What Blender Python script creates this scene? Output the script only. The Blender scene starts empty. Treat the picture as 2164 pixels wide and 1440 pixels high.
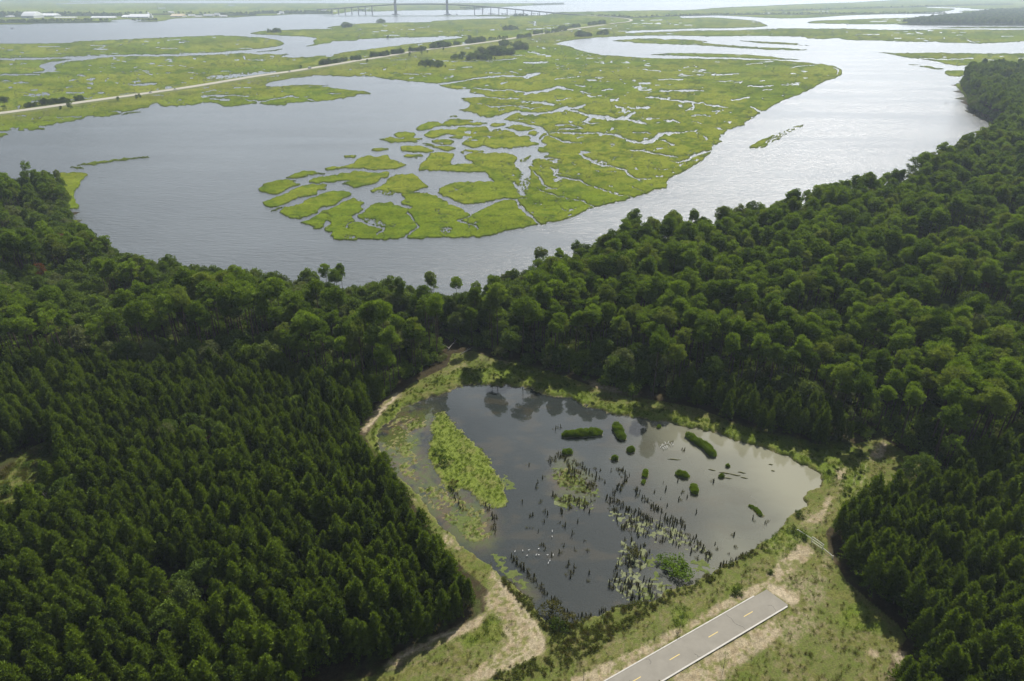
import bpy, bmesh, math, random
import numpy as np
from mathutils import Vector, Matrix
random.seed(7)
RNG = np.random.default_rng(11)
SC = bpy.context.scene
COL = SC.collection
# ------------------------------------------------------------------ camera model
PW, PH = 2164.0, 1440.0            # size of the photograph the survey below was read from
FPX, HOR, CAMH = 1443.0, -25.0, 140.0
PITCH = math.atan((PH/2-HOR)/FPX)
CP, SP = math.cos(PITCH), math.sin(PITCH)
def gnp(x, y, z=0.0):
    """survey point (x,y) -> position on the level z (numpy)"""
    x = np.asarray(x, float); y = np.asarray(y, float)
    u = (x-PW/2)/FPX; v = -(y-PH/2)/FPX
    dy = CP+v*SP; dz = -SP+v*CP
    t = (z-CAMH)/dz
    return u*t, dy*t
def G(x, y, z=0.0):
    a, b = gnp(x, y, z); return Vector((float(a), float(b), z))
def proj(X, Y, Z):
    dz = Z-CAMH
    f = Y*CP-dz*SP; u = Y*SP+dz*CP
    return PW/2+FPX*X/f, PH/2-FPX*u/f
def height_at(p, py):
    """height above ground point p whose projection is at row py"""
    v = -(py-PH/2)/FPX
    dy = CP+v*SP; dz = -SP+v*CP
    return CAMH+dz*(p.y/dy)
FR = {'A':(540,180,3.0914),'B':(1100,150,3.0914),'C':(0,0,3.0056),'D':(680,0,3.0056),'E':(1400,0,2.8325),'F':(0,330,3.0056),
      'P':(760,740,3.6),'Q':(1100,820,2.7686),'R':(1082,1080,4.),'S':(600,1080,4.),'U':(1500,720,4.),'V':(840,660,4.),
      'W':(1623,1000,3.2736),'TL':(0,0,4.),'TM':(541,0,4.),'TR':(1000,0,4.),'px':(0,0,1.)}
def T(fr, pts):
    ox, oy, s = FR[fr]
    return [((p[0]/s)+ox, (p[1]/s)+oy) + ((p[2]/s,) if len(p) > 2 else ()) for p in pts]
# ------------------------------------------------------------------ noise
def _h(ix, iy, seed):
    n = (ix.astype(np.int64)*374761393 + iy.astype(np.int64)*668265263 + seed*2147483647) & 0xFFFFFFFF
    n = ((n ^ (n >> 13))*1274126177) & 0xFFFFFFFF
    return ((n ^ (n >> 16)) & 0xFFFF)/65535.0
def vnoise(x, y, seed=0):
    x = np.asarray(x, float); y = np.asarray(y, float)
    ix = np.floor(x); iy = np.floor(y); fx = x-ix; fy = y-iy
    fx = fx*fx*(3-2*fx); fy = fy*fy*(3-2*fy)
    a = _h(ix, iy, seed); b = _h(ix+1, iy, seed); c = _h(ix, iy+1, seed); d = _h(ix+1, iy+1, seed)
    return (a*(1-fx)+b*fx)*(1-fy)+(c*(1-fx)+d*fx)*fy
def fbm(x, y, seed=0, o=4):
    s = 0; a = 0.5; t = 0
    for i in range(o):
        s = s+a*vnoise(x*2**i+17.3*i, y*2**i-9.1*i, seed+i); t += a; a *= .5
    return s/t
def sstep(a, b, x):
    t = np.clip((x-a)/(b-a), 0, 1); return t*t*(3-2*t)
# ------------------------------------------------------------------ survey rasters
def smooth_poly(pts, n=4, closed=True):
    p = np.array([q[:2] for q in pts], float); m = len(p); out = []
    for i in range(m if closed else m-1):
        if closed: a, b, c, d = p[(i-1) % m], p[i], p[(i+1) % m], p[(i+2) % m]
        else: a, b, c, d = p[max(i-1, 0)], p[i], p[i+1], p[min(i+2, m-1)]
        for k in range(n):
            t = k/n
            out.append(.5*((2*b)+(c-a)*t+(2*a-5*b+4*c-d)*t*t+(3*b-a-3*c+d)*t**3))
    if not closed: out.append(p[-1])
    return np.array(out)
class Raster:
    def __init__(s, x0, y0, x1, y1, rx, ry):
        s.x0, s.y0, s.rx, s.ry = x0, y0, rx, ry
        s.w = int((x1-x0)/rx); s.h = int((y1-y0)/ry)
        s.a = np.zeros((s.h, s.w), np.float32)
    def new(s):
        r = Raster.__new__(Raster); r.__dict__.update(s.__dict__); r.a = np.zeros_like(s.a); return r
    def poly(s, pts, val=1.0, smooth=True):
        p = smooth_poly(pts) if smooth else np.array([q[:2] for q in pts], float)
        X = (p[:, 0]-s.x0)/s.rx-.5; Y = (p[:, 1]-s.y0)/s.ry-.5
        X2 = np.roll(X, -1); Y2 = np.roll(Y, -1)
        for r in range(max(0, int(Y.min())), min(s.h, int(Y.max())+2)):
            m = (Y <= r) != (Y2 <= r)
            if not m.any(): continue
            xs = np.sort(X[m]+(r-Y[m])*(X2[m]-X[m])/(Y2[m]-Y[m]))
            for a, b in zip(xs[::2], xs[1::2]):
                a = max(0, int(math.ceil(a))); b = min(s.w, int(math.floor(b))+1)
                if b > a: s.a[r, a:b] = val
        return s
    def line(s, pts, val=1.0, squash=0.8, wscale=1.0):
        for (xa, ya, wa), (xb, yb, wb) in zip(pts, pts[1:] if len(pts) > 1 else pts):
            L = max(abs(xb-xa), abs(yb-ya)); n = max(2, int(L/0.6))
            for k in range(n+1):
                t = k/n; s.disc(xa+(xb-xa)*t, ya+(yb-ya)*t, (wa+(wb-wa)*t)*.5*wscale, val, squash)
        return s
    def disc(s, x, y, r, val=1.0, squash=0.8):
        cx = (x-s.x0)/s.rx-.5; cy = (y-s.y0)/s.ry-.5
        rx = max(r/s.rx, .55); ry = max(r*squash/s.ry, .55)
        a0, a1 = max(0, int(cx-rx)), min(s.w, int(cx+rx)+2); b0, b1 = max(0, int(cy-ry)), min(s.h, int(cy+ry)+2)
        if a1 <= a0 or b1 <= b0: return
        yy, xx = np.mgrid[b0:b1, a0:a1]
        m = ((xx-cx)/rx)**2+((yy-cy)/ry)**2 <= 1
        s.a[b0:b1, a0:a1][m] = val
    def blur(s, r, n=2):
        a = s.a
        for _ in range(n):
            for ax in (0, 1):
                k = max(1, int(round(r/(s.ry if ax == 0 else s.rx))))
                pad = [(0, 0), (0, 0)]; pad[ax] = (k+1, k)
                c = np.cumsum(np.pad(a, pad, mode='edge'), axis=ax, dtype=np.float64)
                if ax == 0: a = (c[2*k+1:]-c[:-2*k-1])/(2*k+1)
                else: a = (c[:, 2*k+1:]-c[:, :-2*k-1])/(2*k+1)
        s.a = a.astype(np.float32); return s
    def sample(s, x, y):
        fx = np.clip((x-s.x0)/s.rx-.5, 0, s.w-1.001); fy = np.clip((y-s.y0)/s.ry-.5, 0, s.h-1.001)
        ix = fx.astype(int); iy = fy.astype(int); fx = fx-ix; fy = fy-iy; a = s.a
        return (a[iy, ix]*(1-fx)+a[iy, ix+1]*fx)*(1-fy)+(a[iy+1, ix]*(1-fx)+a[iy+1, ix+1]*fx)*fy
def inside(pts, x, y):
    """point in polygon, numpy"""
    r = np.zeros(np.shape(x), bool); n = len(pts)
    for i in range(n):
        xa, ya = pts[i][0], pts[i][1]; xb, yb = pts[(i+1) % n][0], pts[(i+1) % n][1]
        if ya == yb: continue
        m = (ya <= y) != (yb <= y)
        r ^= m & (x < xa+(y-ya)*(xb-xa)/(yb-ya))
    return r
# ------------------------------------------------------------------ objects
def tag(o, label=None, cat=None, group=None, kind=None):
    if label: o['label'] = label
    if cat: o['category'] = cat
    if group: o['group'] = group
    if kind: o['kind'] = kind
    return o
def mesh_np(name, verts, quads, mat=None, cols=None, smooth=False, attrs=None):
    me = bpy.data.meshes.new(name)
    verts = np.ascontiguousarray(verts, np.float32); quads = np.ascontiguousarray(quads, np.int32)
    nf, k = quads.shape
    me.vertices.add(len(verts)); me.vertices.foreach_set('co', verts.ravel())
    me.loops.add(nf*k); me.loops.foreach_set('vertex_index', quads.ravel())
    me.polygons.add(nf); me.polygons.foreach_set('loop_start', np.arange(0, nf*k, k, dtype=np.int32))
    if smooth: me.polygons.foreach_set('use_smooth', np.ones(nf, bool))
    if cols is not None:
        ca = me.color_attributes.new('Col', 'FLOAT_COLOR', 'POINT')
        c4 = np.ones((len(verts), 4), np.float32); c4[:, :cols.shape[1]] = cols
        ca.data.foreach_set('color', c4.ravel())
    me.update(calc_edges=True); me.validate()
    if mat: me.materials.append(mat)
    return me
def obj(name, me, parent=None, loc=None):
    o = bpy.data.objects.new(name, me); COL.objects.link(o)
    if parent: o.parent = parent
    if loc is not None: o.location = loc
    return o
def empty(name, loc, rz=0, label=None, cat=None, group=None):
    o = bpy.data.objects.new(name, None); COL.objects.link(o)
    o.location = loc; o.rotation_euler.z = rz; o.empty_display_size = .3
    return tag(o, label, cat, group)
class MB:
    """collects boxes, tubes and lathes into one mesh"""
    def __init__(s): s.v = []; s.f = []
    def add(s, v, f):
        n = len(s.v); s.v += [tuple(q) for q in v]; s.f += [tuple(i+n for i in q) for q in f]; return s
    def box(s, c, size, rz=0, taper=1.0):
        x, y, z = size[0]/2, size[1]/2, size[2]/2; R = Matrix.Rotation(rz, 3, 'Z'); c = Vector(c)
        v = [c+R@Vector((a*x*(taper if k > 0 else 1), b*y*(taper if k > 0 else 1), k*z)) for k in (-1, 1) for a, b in ((-1, -1), (1, -1), (1, 1), (-1, 1))]
        return s.add(v, [(3, 2, 1, 0), (4, 5, 6, 7), (0, 1, 5, 4), (1, 2, 6, 5), (2, 3, 7, 6), (3, 0, 4, 7)])
    def tube(s, pts, rads, n=8, cap=True):
        pts = [Vector(p) for p in pts]; v = []; f = []
        for i, p in enumerate(pts):
            d = (pts[min(i+1, len(pts)-1)]-pts[max(i-1, 0)]).normalized()
            a = d.cross(Vector((0, 0, 1)) if abs(d.z) < .95 else Vector((1, 0, 0))).normalized(); b = d.cross(a)
            for k in range(n):
                t = 2*math.pi*k/n; v.append(p+(a*math.cos(t)+b*math.sin(t))*rads[i])
        for i in range(len(pts)-1):
            for k in range(n):
                f.append((i*n+k, i*n+(k+1) % n, (i+1)*n+(k+1) % n, (i+1)*n+k))
        if cap: f.append(tuple(range(n-1, -1, -1))); f.append(tuple((len(pts)-1)*n+k for k in range(n)))
        return s.add(v, f)
    def mesh(s, name, mat, smooth=False):
        me = bpy.data.meshes.new(name); me.from_pydata(s.v, [], s.f)
        bm = bmesh.new(); bm.from_mesh(me); bmesh.ops.recalc_face_normals(bm, faces=bm.faces); bm.to_mesh(me); bm.free()
        if smooth:
            for p in me.polygons: p.use_smooth = True
        me.materials.append(mat); return me
    def build(s, name, mat, parent=None, smooth=False): return obj(name, s.mesh(name, mat, smooth), parent)
# ------------------------------------------------------------------ materials
def nmat(name):
    m = bpy.data.materials.new(name); m.use_nodes = True; nt = m.node_tree; nt.nodes.clear()
    out = nt.nodes.new('ShaderNodeOutputMaterial'); return m, nt, out
def N(nt, t, **kw):
    n = nt.nodes.new(t)
    for k, v in kw.items():
        if k.startswith('i_'): n.inputs[k[2:].replace('_', ' ')].default_value = v
        else: setattr(n, k, v)
    return n
def mixc(nt, fac, a, b, bt='MIX'):
    n = nt.nodes.new('ShaderNodeMix'); n.data_type = 'RGBA'; n.blend_type = bt
    for i, x in ((0, fac), (6, a), (7, b)):
        if isinstance(x, (int, float)): n.inputs[i].default_value = x
        elif isinstance(x, tuple): n.inputs[i].default_value = x if len(x) == 4 else (*x, 1)
        else: nt.links.new(x, n.inputs[i])
    return n.outputs[2]
def ramp(nt, x, a, b, c0=0.0, c1=1.0):
    n = nt.nodes.new('ShaderNodeMapRange'); n.inputs[1].default_value = a; n.inputs[2].default_value = b; n.inputs[3].default_value = c0; n.inputs[4].default_value = c1
    nt.links.new(x, n.inputs[0]); return n.outputs[0]
def noise(nt, scale, detail=4, co=None, rough=.6):
    n = N(nt, 'ShaderNodeTexNoise'); n.inputs['Scale'].default_value = scale; n.inputs['Detail'].default_value = detail; n.inputs['Roughness'].default_value = rough
    if co is not None: nt.links.new(co, n.inputs['Vector'])
    return n.outputs['Fac']
def simple(name, col, rough=.7, var=.25, scale=1.5, spec=.3, bump=0.0, col2=None):
    m, nt, out = nmat(name); b = N(nt, 'ShaderNodeBsdfPrincipled'); b.inputs['Roughness'].default_value = rough; b.inputs['Specular IOR Level'].default_value = spec
    tc = N(nt, 'ShaderNodeTexCoord'); f = noise(nt, scale, 5, tc.outputs['Object'])
    c2 = col2 or tuple(min(1, c*(1-var)) for c in col)
    nt.links.new(mixc(nt, ramp(nt, f, .3, .7), col, c2), b.inputs['Base Color'])
    if bump:
        bp = N(nt, 'ShaderNodeBump'); bp.inputs['Strength'].default_value = .6; bp.inputs['Distance'].default_value = bump
        nt.links.new(noise(nt, scale*4, 4, tc.outputs['Object']), bp.inputs['Height']); nt.links.new(bp.outputs[0], b.inputs['Normal'])
    nt.links.new(b.outputs[0], out.inputs[0]); return m
def leafmat(name, c_dark, c_light, transl=.35, clump=.5, hue=None):
    """leaf colour differs from tree to tree and from clump to clump"""
    m, nt, out = nmat(name)
    oi = N(nt, 'ShaderNodeObjectInfo'); tc = N(nt, 'ShaderNodeTexCoord')
    at = N(nt, 'ShaderNodeAttribute', attribute_name='Col')
    f = N(nt, 'ShaderNodeMath', operation='MULTIPLY_ADD'); nt.links.new(at.outputs['Fac'], f.inputs[0]); f.inputs[1].default_value = clump
    r2 = ramp(nt, oi.outputs['Random'], 0, 1, 0, 1-clump); nt.links.new(r2, f.inputs[2])
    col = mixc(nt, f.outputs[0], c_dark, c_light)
    if hue:   # a share of trees with another tint
        h = N(nt, 'ShaderNodeMath', operation='FRACT'); mm = N(nt, 'ShaderNodeMath', operation='MULTIPLY'); mm.inputs[1].default_value = 7.31
        nt.links.new(oi.outputs['Random'], mm.inputs[0]); nt.links.new(mm.outputs[0], h.inputs[0])
        col = mixc(nt, ramp(nt, h.outputs[0], .75, .95, 0, .5), col, hue)
    d = N(nt, 'ShaderNodeBsdfDiffuse'); t = N(nt, 'ShaderNodeBsdfTranslucent'); mx = N(nt, 'ShaderNodeMixShader'); mx.inputs[0].default_value = transl
    nt.links.new(col, d.inputs[0])
    tcol = mixc(nt, 1.0, col, (1.25, 1.2, .55), 'MULTIPLY'); nt.links.new(tcol, t.inputs[0])
    nt.links.new(d.outputs[0], mx.inputs[1]); nt.links.new(t.outputs[0], mx.inputs[2])
    g = N(nt, 'ShaderNodeBsdfGlossy'); g.inputs['Roughness'].default_value = .5; m2 = N(nt, 'ShaderNodeMixShader'); m2.inputs[0].default_value = .006
    nt.links.new(mx.outputs[0], m2.inputs[1]); nt.links.new(g.outputs[0], m2.inputs[2])
    nt.links.new(m2.outputs[0], out.inputs[0]); return m
def colmat(name, rough=.9, fine=6.0, amount=.35, bump=.08, bscale=5., spec=.15, transl=0.0):
    """surface colour from the mesh's own colour layer, broken up by fine noise"""
    m, nt, out = nmat(name); b = N(nt, 'ShaderNodeBsdfPrincipled'); b.inputs['Roughness'].default_value = rough; b.inputs['Specular IOR Level'].default_value = spec
    at = N(nt, 'ShaderNodeAttribute', attribute_name='Col'); tc = N(nt, 'ShaderNodeTexCoord')
    f = noise(nt, fine, 6, tc.outputs['Object'], .7)
    k = ramp(nt, f, .3, .7, 1-amount, 1+amount)
    cm = N(nt, 'ShaderNodeCombineColor'); [nt.links.new(k, cm.inputs[i]) for i in range(3)]
    nt.links.new(mixc(nt, 1.0, at.outputs['Color'], cm.outputs[0], 'MULTIPLY'), b.inputs['Base Color'])
    if bump:
        bp = N(nt, 'ShaderNodeBump'); bp.inputs['Strength'].default_value = .8; bp.inputs['Distance'].default_value = bump
        nt.links.new(noise(nt, bscale, 5, tc.outputs['Object'], .7), bp.inputs['Height']); nt.links.new(bp.outputs[0], b.inputs['Normal'])
    nt.links.new(b.outputs[0], out.inputs[0]); return m
# ------------------------------------------------------------------ light, sky, camera, haze
SUN_AZ, SUN_EL = math.radians(24), math.radians(47)
def setup_world():
    w = bpy.data.worlds.new('World'); SC.world = w; w.use_nodes = True; nt = w.node_tree; nt.nodes.clear()
    out = N(nt, 'ShaderNodeOutputWorld'); bg = N(nt, 'ShaderNodeBackground'); bg.inputs[1].default_value = SKY_STRENGTH
    sky = N(nt, 'ShaderNodeTexSky', sky_type='NISHITA'); sky.sun_disc = False; sky.sun_elevation = SUN_EL; sky.sun_rotation = SUN_AZ
    sky.air_density = 1.0; sky.dust_density = 1.5; sky.ozone_density = 1.0; sky.altitude = 0
    # broken cloud: a flat layer overhead, thick towards the horizon
    tc = N(nt, 'ShaderNodeTexCoord'); sx = N(nt, 'ShaderNodeSeparateXYZ'); nt.links.new(tc.outputs['Generated'], sx.inputs[0])
    zc = N(nt, 'ShaderNodeMath', operation='MAXIMUM'); nt.links.new(sx.outputs[2], zc.inputs[0]); zc.inputs[1].default_value = 0.0
    za = N(nt, 'ShaderNodeMath', operation='ADD'); nt.links.new(zc.outputs[0], za.inputs[0]); za.inputs[1].default_value = .12
    dx = N(nt, 'ShaderNodeMath', operation='DIVIDE'); dy = N(nt, 'ShaderNodeMath', operation='DIVIDE')
    nt.links.new(sx.outputs[0], dx.inputs[0]); nt.links.new(za.outputs[0], dx.inputs[1]); nt.links.new(sx.outputs[1], dy.inputs[0]); nt.links.new(za.outputs[0], dy.inputs[1])
    cx = N(nt, 'ShaderNodeCombineXYZ'); nt.links.new(dx.outputs[0], cx.inputs[0]); nt.links.new(dy.outputs[0], cx.inputs[1])
    f = noise(nt, 1.3, 7, cx.outputs[0], .55)
    cov = ramp(nt, f, .36, .62, .1, .95)
    dens = noise(nt, 3.1, 5, cx.outputs[0], .6)
    # cloud is brightest low down on the sun's side and grey overhead and behind
    dt = N(nt, 'ShaderNodeVectorMath', operation='DOT_PRODUCT'); nt.links.new(tc.outputs['Generated'], dt.inputs[0]); dt.inputs[1].default_value = (math.sin(SUN_AZ)*.97, math.cos(SUN_AZ)*.97, .25)
    fwd = ramp(nt, dt.outputs['Value'], .35, 1.0, .13, 1.0)
    low = ramp(nt, sx.outputs[2], .48, .90, 1.0, .36)
    br = N(nt, 'ShaderNodeMath', operation='MULTIPLY'); nt.links.new(fwd, br.inputs[0]); nt.links.new(low, br.inputs[1])
    cb = N(nt, 'ShaderNodeCombineColor'); [nt.links.new(br.outputs[0], cb.inputs[i]) for i in range(3)]
    cl = mixc(nt, 1.0, mixc(nt, ramp(nt, dens, .3, .75), CLOUD_LIT, CLOUD_SHADE), cb.outputs[0], 'MULTIPLY')
    hz = ramp(nt, sx.outputs[2], 0.0, .25, .9, 0.0)
    cov2 = N(nt, 'ShaderNodeMath', operation='MAXIMUM'); nt.links.new(cov, cov2.inputs[0]); nt.links.new(hz, cov2.inputs[1])
    nt.links.new(mixc(nt, cov2.outputs[0], sky.outputs[0], cl), bg.inputs[0]); nt.links.new(bg.outputs[0], out.inputs[0])
SKY_STRENGTH = 0.085
EXPO = 0.5
CLOUD_LIT, CLOUD_SHADE = (26.5, 28, 29.4), (14.5, 16.5, 19)
setup_world()
sl = bpy.data.lights.new('sun', 'SUN'); sl.energy = 5.0; sl.angle = math.radians(.53); sl.color = (1, .95, .87)
sun = bpy.data.objects.new('sun', sl); COL.objects.link(sun)
sd = Vector((math.sin(SUN_AZ)*math.cos(SUN_EL), math.cos(SUN_AZ)*math.cos(SUN_EL), math.sin(SUN_EL)))
sun.rotation_euler = sd.to_track_quat('Z', 'Y').to_euler(); sun.location = (0, 0, 400)
cd = bpy.data.cameras.new('camera'); cam = bpy.data.objects.new('camera', cd); COL.objects.link(cam); SC.camera = cam
cam.location = (0, 0, CAMH); cam.rotation_euler = (math.pi/2-PITCH, 0, 0); cd.sensor_width = 36; cd.lens = FPX/PW*36; cd.clip_end = 60000; cd.clip_start = 1
SC.view_settings.view_transform = 'Standard'; SC.view_settings.look = 'None'; SC.view_settings.exposure = EXPO; SC.view_settings.gamma = 1
cy = SC.cycles; cy.max_bounces = 6; cy.diffuse_bounces = 2; cy.glossy_bounces = 3; cy.transmission_bounces = 3; cy.volume_bounces = 0; cy.transparent_max_bounces = 4
cy.sample_clamp_indirect = 4; cy.sample_clamp_direct = 0; cy.use_adaptive_sampling = False; cy.use_denoising = True; cy.caustics_reflective = False; cy.caustics_refractive = False
def haze():
    mb = MB(); mb.box((0, 8000, 85), (30000, 18000, 172))      # bottom a metre under the water, top above the camera and the bridge towers
    m, nt, out = nmat('haze_air'); v = N(nt, 'ShaderNodeVolumePrincipled'); v.inputs['Color'].default_value = (.74, .87, 1.0, 1); v.inputs['Density'].default_value = HAZE; v.inputs['Anisotropy'].default_value = .2
    nt.links.new(v.outputs[0], out.inputs['Volume'])
    o = mb.build('haze', m); tag(o, 'pale blue summer haze over the marsh and river', 'haze', kind='stuff')
HAZE = 0.84e-4
haze()
# ------------------------------------------------------------------ river water
def water_mat(name, col, rough, waves, spec=.5):
    m, nt, out = nmat(name); b = N(nt, 'ShaderNodeBsdfPrincipled'); b.inputs['IOR'].default_value = 1.33; b.inputs['Roughness'].default_value = rough
    geo = N(nt, 'ShaderNodeNewGeometry'); P = geo.outputs['Position']
    f = noise(nt, .006, 3, P); nt.links.new(mixc(nt, ramp(nt, f, .3, .7), col, tuple(c*1.35 for c in col)), b.inputs['Base Color'])
    if waves:
        # short wind waves crossed by longer ripples, calmer in streaks
        mp = N(nt, 'ShaderNodeMapping'); nt.links.new(P, mp.inputs[0]); mp.inputs['Rotation'].default_value = (0, 0, .45); mp.inputs['Scale'].default_value = (.35, 1, 1)
        n1 = noise(nt, .36, 3, mp.outputs[0], .6); n2 = noise(nt, 1.9, 2, P, .5)
        s1 = N(nt, 'ShaderNodeMath', operation='MULTIPLY_ADD'); nt.links.new(n2, s1.inputs[0]); s1.inputs[1].default_value = .35; nt.links.new(n1, s1.inputs[2])
        mp2 = N(nt, 'ShaderNodeMapping'); nt.links.new(P, mp2.inputs[0]); mp2.inputs['Rotation'].default_value = (0, 0, -.6); mp2.inputs['Scale'].default_value = (.25, 1.6, 1)
        st = ramp(nt, noise(nt, .012, 4, mp2.outputs[0], .6), .34, .64, .55, 1.08)
        bp = N(nt, 'ShaderNodeBump'); bp.inputs['Distance'].default_value = waves
        nt.links.new(st, bp.inputs['Strength']); nt.links.new(s1.outputs[0], bp.inputs['Height']); nt.links.new(bp.outputs[0], b.inputs['Normal'])
    nt.links.new(b.outputs[0], out.inputs[0]); return m
M_RIVER = water_mat('river_water', (.058, .064, .066), .27, .78)
me = bpy.data.meshes.new('river'); me.from_pydata([(-14900, -900, 0), (14900, -900, 0), (14900, 16900, 0), (-14900, 16900, 0)], [], [(0, 1, 2, 3)]); me.materials.append(M_RIVER)
tag(obj('river', me), 'wide rippled tidal river winding round the marsh', 'river', kind='structure')
# ------------------------------------------------------------------ salt marsh (surveyed outlines)
def marsh():
    R = Raster(-560, -8, 2760, 540, 1.0, .5)
    t = T
    SMARSH = (t('C', [(-1800,490),(100,480),(200,470),(280,462),(340,450),(360,440),(340,425),(360,408),(420,395),(500,385),(560,378),(700,362),(850,358),(1000,358),(1200,355),(1400,345),(1560,338),(1640,345),(1840,345),(1780,360),(1900,365)])
      + t('TM', [(580,470),(700,455),(740,445),(840,430),(960,415),(1100,400),(1200,385),(1320,370),(1480,355),(1600,335),(1720,322),(1745,318),(1700,310),(1500,315),(1300,320),(1100,325),(880,335),(850,345),(760,348),(650,352),(630,365),(560,375),(480,388),(420,393),(490,370),(480,350),(515,330),(470,318),(350,310),(200,303),(50,295),(-10,292),(-52,284),(-10,272),(100,260),(350,250),(600,245),(690,245),(600,238),(640,225),(720,215),(800,205),(1000,195),(1300,190),(1470,187),(1490,178),(1650,170),(1850,160),(2100,155)])
      + t('TR', [(270,150),(320,146),(250,143),(0,140),(-1800,138),(-60,132),(0,126),(200,128),(400,130),(600,128),(700,105),(830,102),(1000,98),(1400,90),(1800,85),(2000,72)])
      + t('E', [(300,48),(600,35),(900,22),(1150,15),(1260,8),(1400,0),(1700,-14),(4000,-28),(4000,1200)])
      + t('E', [(4000,1200),(1400,1200)])
      + t('B', [(2330,500),(2200,330),(2060,160),(2085,60),(2140,-20)])
      + t('E', [(1040,400),(1075,425),(1060,460),(950,495),(870,545),(790,580),(690,620),(600,680),(500,745)])
      + t('B', [(1440,360),(1340,400),(1300,455),(1330,465),(1260,490),(1250,530),(1180,590),(1080,650),(960,720),(960,765),(880,775),(830,800),(740,830),(640,855),(540,880),(480,890),(330,960),(200,990),(120,1000)])
      + t('A', [(1870,910),(1800,855),(1740,800),(1720,765),(1690,650),(1760,610),(1800,580),(1780,520),(1830,485),(1930,450),(1850,440),(1800,410),(1870,405),(1900,390),(1850,365),(1850,340),(1900,300),(1850,275),(1740,248),(1640,232),(1620,218)])
      + t('D', [(1260,705),(1200,712),(1110,738),(1040,748),(960,718),(870,702),(925,690),(940,655),(895,632),(905,620),(1030,612),(1000,600),(930,590),(945,572),(850,565),(760,548),(740,535),(680,527),(560,520),(500,510),(420,505),(310,488),(240,485),(150,488),(60,482)])
      + t('C', [(2110,480),(2000,485),(1850,500),(1760,515),(1700,530),(1690,548),(1740,550),(1880,540),(2000,540),(2100,545)])
      + t('D', [(0,550),(150,570),(270,580),(310,600),(240,605),(150,620),(60,640),(0,645)])
      + t('C', [(2000,648),(1850,655),(1800,670),(1700,668),(1640,655),(1580,663),(1500,677),(1430,677),(1340,650),(1250,665),(1130,674),(1030,676),(1000,658),(960,668),(920,690),(860,700),(740,728),(640,742),(580,738),(520,757),(460,772),(350,790),(240,808),(120,830),(-1800,834)]))
    # first the great body, with the river's east side then taken out of it
    R.poly(SMARSH)
    WR = (t('D', [(1490,280),(1560,262),(1700,245),(1850,235),(2000,230),(2164,228)]) + t('E', [(60,215),(300,220),(520,218),(830,222),(870,232),(960,235),(1050,230),(1100,240),(1300,245),(1560,255),(1640,252),(1900,262),(4000,270),(4000,1200),(1200,1200)])
      + t('B', [(2330,500),(1600,800),(900,1050),(300,1400),(-200,1500),(120,1000),(200,990),(330,960),(480,890),(540,880),(640,855),(740,830),(830,800),(880,775),(960,765),(960,720),(1080,650),(1180,590),(1250,530),(1260,490),(1330,465),(1300,455),(1340,400),(1440,360),(1520,310),(1590,260),(1680,220),(1780,180),(1870,130),(1960,90),(2080,50)])
      + t('E', [(1075,425),(1040,400),(1010,392),(880,376),(700,362),(520,357),(240,352),(100,352),(0,352)]) + t('D', [(2050,368),(1900,358),(1780,348),(1640,320),(1560,292)]))
    R.poly(WR, 0.0)
    for fr, p in (('E', [(460,100),(600,108),(740,112),(900,108),(1100,95),(1300,88),(1480,82),(1640,75),(1740,62),(1740,52),(1650,48),(1560,45),(1700,45),(1850,52),(1980,56),(4000,48),(4000,56),(1960,62),(1800,75),(1640,90),(1500,105),(1300,110),(1100,118),(950,122),(870,132),(900,142),(1100,145),(1400,148),(4000,155),(4000,182),(2000,178),(1700,175),(1400,180),(1100,172),(900,172),(760,170),(640,172),(430,182),(200,183),(0,190),(-200,197),(-200,190),(0,180),(250,172),(420,170),(620,160),(600,140),(560,125),(480,118),(300,105),(130,108),(120,98),(300,94)]),
                  ):
        R.poly(t(fr, p), 0.0)
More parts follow.
